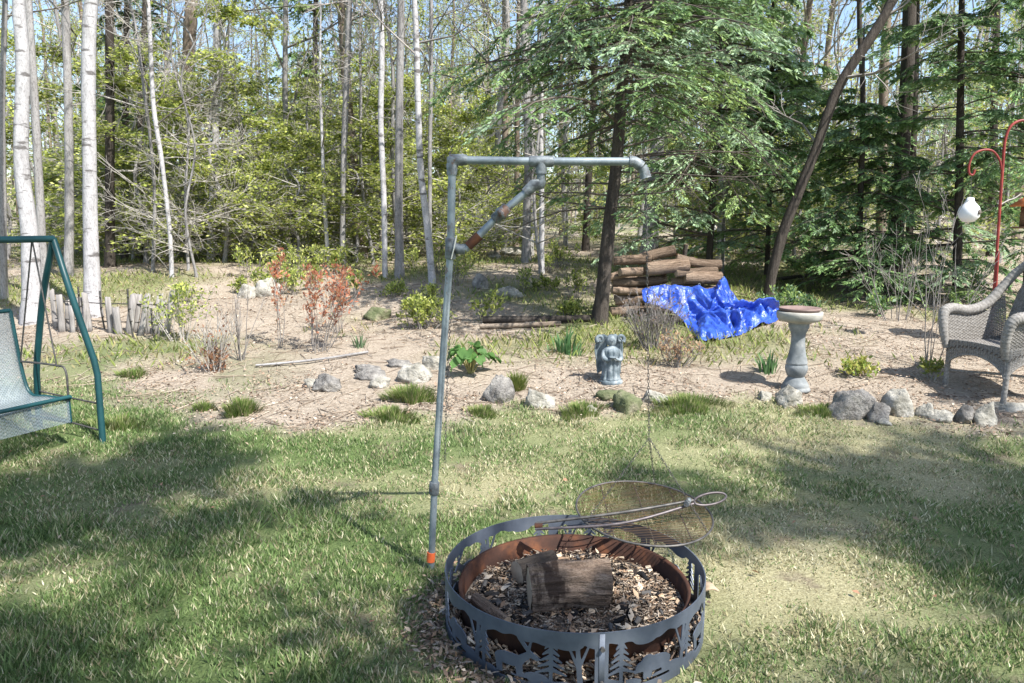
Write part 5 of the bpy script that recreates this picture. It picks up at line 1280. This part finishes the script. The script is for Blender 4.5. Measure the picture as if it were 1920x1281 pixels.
GG = [(.12, .2, .04), (.17, .26, .06), (.09, .14, .03), (.26, .31, .1), (.36, .33, .18), (.2, .24, .08)]
blades('daffodil_clump', 'clump of upright daffodil leaves left of the statue', 1062, 662, 78, 48, 70, 801, DG, .02)
blades('daffodil_clump', 'pale sparse daffodil leaves by the mossy boulder', 676, 652, 38, 34, 26, 802, [(.2, .28, .16), (.14, .22, .1)], .018)
blades('daffodil_clump', 'dark green daffodil leaves left of the bird bath', 1441, 698, 48, 46, 46, 803, DG, .018, stiff=.4)
blades('grass_clump', 'round bright green grass clump on bare soil', 453, 776, 74, 36, 1100, 804, GG, .006, 'grass', .5)
blades('grass_clump', 'small pale green grass clump left of the round one', 382, 770, 50, 22, 420, 805, GG, .006, 'grass', .5)
blades('grass_clump', 'bushy grass tuft behind the foot stones at the pipe post', 775, 752, 104, 34, 1300, 806, GG, .006, 'grass', .5)
blades('grass_clump', 'low green grass tuft in front of the bushy one at the post', 735, 784, 120, 24, 1000, 807, GG, .006, 'grass', .5)
blades('grass_clump', 'yellowish grass tuft right of the pipe post', 905, 778, 80, 22, 600, 808, GG, .006, 'grass', .5)
blades('grass_clump', 'mossy green tuft behind the tilted grey stone', 970, 730, 42, 40, 380, 809, [(.13, .18, .04), (.2, .23, .06)], .007, 'grass', .5)
blades('grass_clump', 'thick grass growing along the mossy stone', 1090, 776, 120, 24, 1000, 810, GG, .006, 'grass', .5)
blades('grass_clump', 'long grass right of the mossy stone', 1290, 765, 170, 26, 1500, 811, GG, .006, 'grass', .5)
blades('grass_clump', 'grass edging between bird bath and largest boulder', 1540, 775, 110, 20, 700, 812, GG, .006, 'grass', .5)
blades('grass_clump', 'grass tuft in front of the swing leg', 225, 800, 140, 24, 800, 813, GG, .006, 'grass', .5)
blades('grass_clump', 'green tuft on the path by the swing', 248, 706, 80, 20, 500, 814, GG, .006, 'grass', .5)

def rhubarb():
    g = G(882, 700); s = pxm(g.y); e = empty('rhubarb_plant', g); rng = np.random.default_rng(33)
    for i in range(17):
        a = rng.uniform(0, 6.28); rr = rng.uniform(.1, 1); hh = (66 - 34 * rr) * s * rng.uniform(.8, 1.1); ox = math.cos(a) * rr * 34 * s; oy = math.sin(a) * rr * 26 * s
        base = Vector((ox * .15, oy * .15, 0)); tip = Vector((ox, oy, hh)); m = MB(); m.tube(bez([base, base.lerp(tip, .5) + Vector((0, 0, .02)), tip], 4), .006, 6); m.build('stalk', M['stalk'], e)
        Lf = rng.uniform(24, 36) * s; od = Vector((math.cos(a), math.sin(a), -.15)).normalized(); sd_ = od.cross(Vector((0, 0, 1))).normalized(); up = sd_.cross(od); nu, nv = 9, 7; V = np.zeros((nu, nv, 3))
        for q in range(nu):
            t = q / (nu - 1); w = Lf * .46 * math.sin(min(1, t * 1.05 + .12) * math.pi) ** .7
            for r in range(nv):
                c = r / (nv - 1) * 2 - 1; V[q, r] = tip + od * (Lf * t) + sd_ * (w * c) + up * (.012 * math.sin(t * 9 + c * 5 + i) + abs(c) * .016 - t * t * Lf * .45)
        cc = np.array((.11, .23, .06)) * rng.uniform(.75, 1.3) + np.array((.03, .03, .03)) * rng.random()
        lm = MB(); lm.grid(V, cc); lm.build('leaf', M['leaf'], e)
    tag(e, 'leafy green rhubarb plant with broad leaves among the stones', 'plant')
M['stalk'] = pmat('plant_stalk', (.25, .2, .08), (.3, .3, .12), 8, .7, 0)
rhubarb()

# ------------------------------------------------------------------ lawn, litter (uncountable)
def lawn():
    rng = np.random.default_rng(42); n = 400000; k = 130000
    y = 1.55 + (6.2 - 1.55) * rng.random(n) ** 1.15; x = rng.uniform(-1, 1, n) * (y * .74 + .35)
    y2 = .6 + 5.6 * rng.random(k); x2 = rng.choice([-1, 1], k) * (y2 * .74 + .35 + 2.2 * rng.random(k)); near = y2 < 1.55; x2[near] = rng.uniform(-1, 1, near.sum()) * 3.4
    x = np.concatenate([x, x2]); y = np.concatenate([y, y2]); n += k
    lw = np.maximum(lawn_w(x, y), side_grass(x, y) * .9); dr = dry(x, y)
    pat = fbm(x * 6, y * 6, 91, 3)
    keep = rng.random(n) < lw ** 1.6 * (1.0 - .55 * dr) * np.clip(pat * 3.4 - .75, .06, 1)
    inr = np.hypot(x - RC.x, y - RC.y) < RR + .02; edge = np.hypot(x - RC.x, y - RC.y) < RR + .14
    keep &= ~inr; keep &= ~(edge & (rng.random(n) < .5))
    x = x[keep]; y = y[keep]; dr = dr[keep]; n = len(x); z = H(x, y) - .004
    h = rng.uniform(.014, .036, n) * (1 + .9 * np.clip((fbm(x * 3.1, y * 3.1, 97, 2) - .42) * 6, 0, 1)) * (1.15 - .45 * dr) * (1 + .5 * (pat[keep] - .4)); a = rng.uniform(0, 6.28, n); ln = rng.uniform(.2, 1.1, n) * (1 + .5 * dr)
    D = np.stack([np.cos(a) * ln, np.sin(a) * ln, np.ones(n)], -1)
    isd = rng.random(n) < (.18 + .62 * dr)
    c = np.where(isd[:, None], colmix(rng, n, [(.52, .48, .30), (.42, .38, .22), (.62, .58, .40), (.30, .26, .15)]), colmix(rng, n, [(.13, .205, .065), (.18, .265, .09), (.09, .145, .045), (.26, .32, .14)]))
    m = MB(); m.leaves(np.stack([x, y, z], -1), D, rng.normal(size=(n, 3)) + (0, -1, .4), h * 1.15, rng.uniform(.0028, .005, n) * (1 + y * .12), c, .1)
    print('grass blades', n)
    tag(m.build('grass', M['grass'], None, False), 'patchy short lawn grass with straw coloured worn areas', 'grass', kind='stuff')
    # rough forest-floor greens
    n = 60000; y = 6.2 + 16 * rng.random(n) ** 1.6; x = rng.uniform(-1, 1, n) * (y * .74 + .5)
    k = rng.random(n) < far_green(x, y) * .9; x = x[k]; y = y[k]; n = len(x); a = rng.uniform(0, 6.28, n)
    m = MB(); m.leaves(np.stack([x, y, H(x, y) - .005], -1), np.stack([np.cos(a) * .7, np.sin(a) * .7, np.ones(n)], -1), rng.normal(size=(n, 3)) + (0, -1, .3), rng.uniform(.05, .13, n), rng.uniform(.008, .02, n), colmix(rng, n, [(.22, .27, .07), (.14, .19, .05), (.3, .33, .1), (.34, .3, .15)]))
    tag(m.build('woodland_grass', M['grass'], None, False), 'thin woodland grass and moss in sunny patches between the trees', 'grass', kind='stuff')
lawn()
def litter():
    rng = np.random.default_rng(43); n = 115000; y = 4.6 + 20 * rng.random(n) ** 1.9; x = rng.uniform(-1, 1, n) * (y * .74 + .6)
    lw = np.maximum(lawn_w(x, y), side_grass(x, y)); cl = fbm(x * 1.6, y * 1.6, 95, 3)
    k = rng.random(n) < (1 - lw) * np.clip(cl * 3.6 - 1.0, .05, 1); x = x[k]; y = y[k]; n = len(x)
    sz = rng.uniform(.009, .032, n) * (1 + np.clip(y - 8, 0, 12) * .05)
    m = MB(); m.leaves(np.stack([x, y, H(x, y) + .004 + rng.random(n) * .02], -1), rng.normal(size=(n, 3)) * (1, 1, .3), rng.normal(size=(n, 3)) * .45 + (0, 0, 1), sz, sz * rng.uniform(.35, .8, n), colmix(rng, n, [(.34, .26, .19), (.28, .20, .145), (.42, .34, .26), (.18, .125, .09), (.44, .37, .295), (.33, .23, .165)], None, .2), .25)
    q = 5200; y = 4.9 + 12 * rng.random(q) ** 1.6; x = rng.uniform(-1, 1, q) * (y * .72 + .4); k = lawn_w(x, y) < .3; x = x[k]; y = y[k]; q = len(x); a = rng.uniform(0, 6.28, q); L = rng.uniform(.05, .35, q)
    A = np.stack([x, y, H(x, y) + .008], -1); x2 = x + np.cos(a) * L; y2 = y + np.sin(a) * L; B = np.stack([x2, y2, H(x2, y2) + .012], -1)
    m.prisms(A, B, rng.uniform(.002, .005, q), .0015, 4, colmix(rng, q, [(.22, .17, .13), (.42, .36, .29), (.3, .24, .18)]))
    tag(m.build('leaf_litter', M['litter'], None, False), 'brown fallen leaves and small twigs covering bed and forest floor', 'leaf litter', kind='stuff')
    n = 46; y = 1.9 + 3.2 * rng.random(n); x = rng.uniform(-1, 1, n) * (y * .7 + .2); kk = np.hypot(x - RC.x, y - RC.y) > RR + .08; x = x[kk]; y = y[kk]; n = len(x)
    m = MB(); m.leaves(np.stack([x, y, H(x, y) + .02 + rng.random(n) * .012], -1), rng.normal(size=(n, 3)) * (1, 1, .25), rng.normal(size=(n, 3)) * .35 + (0, 0, 1), rng.uniform(.02, .045, n), rng.uniform(.012, .025, n), colmix(rng, n, [(.36, .26, .17), (.44, .34, .24), (.4, .22, .14)]), .25)
    tag(m.build('lawn_leaves', M['litter'], None, False), 'few dry leaves scattered over the lawn', 'leaf litter', kind='stuff')
litter()
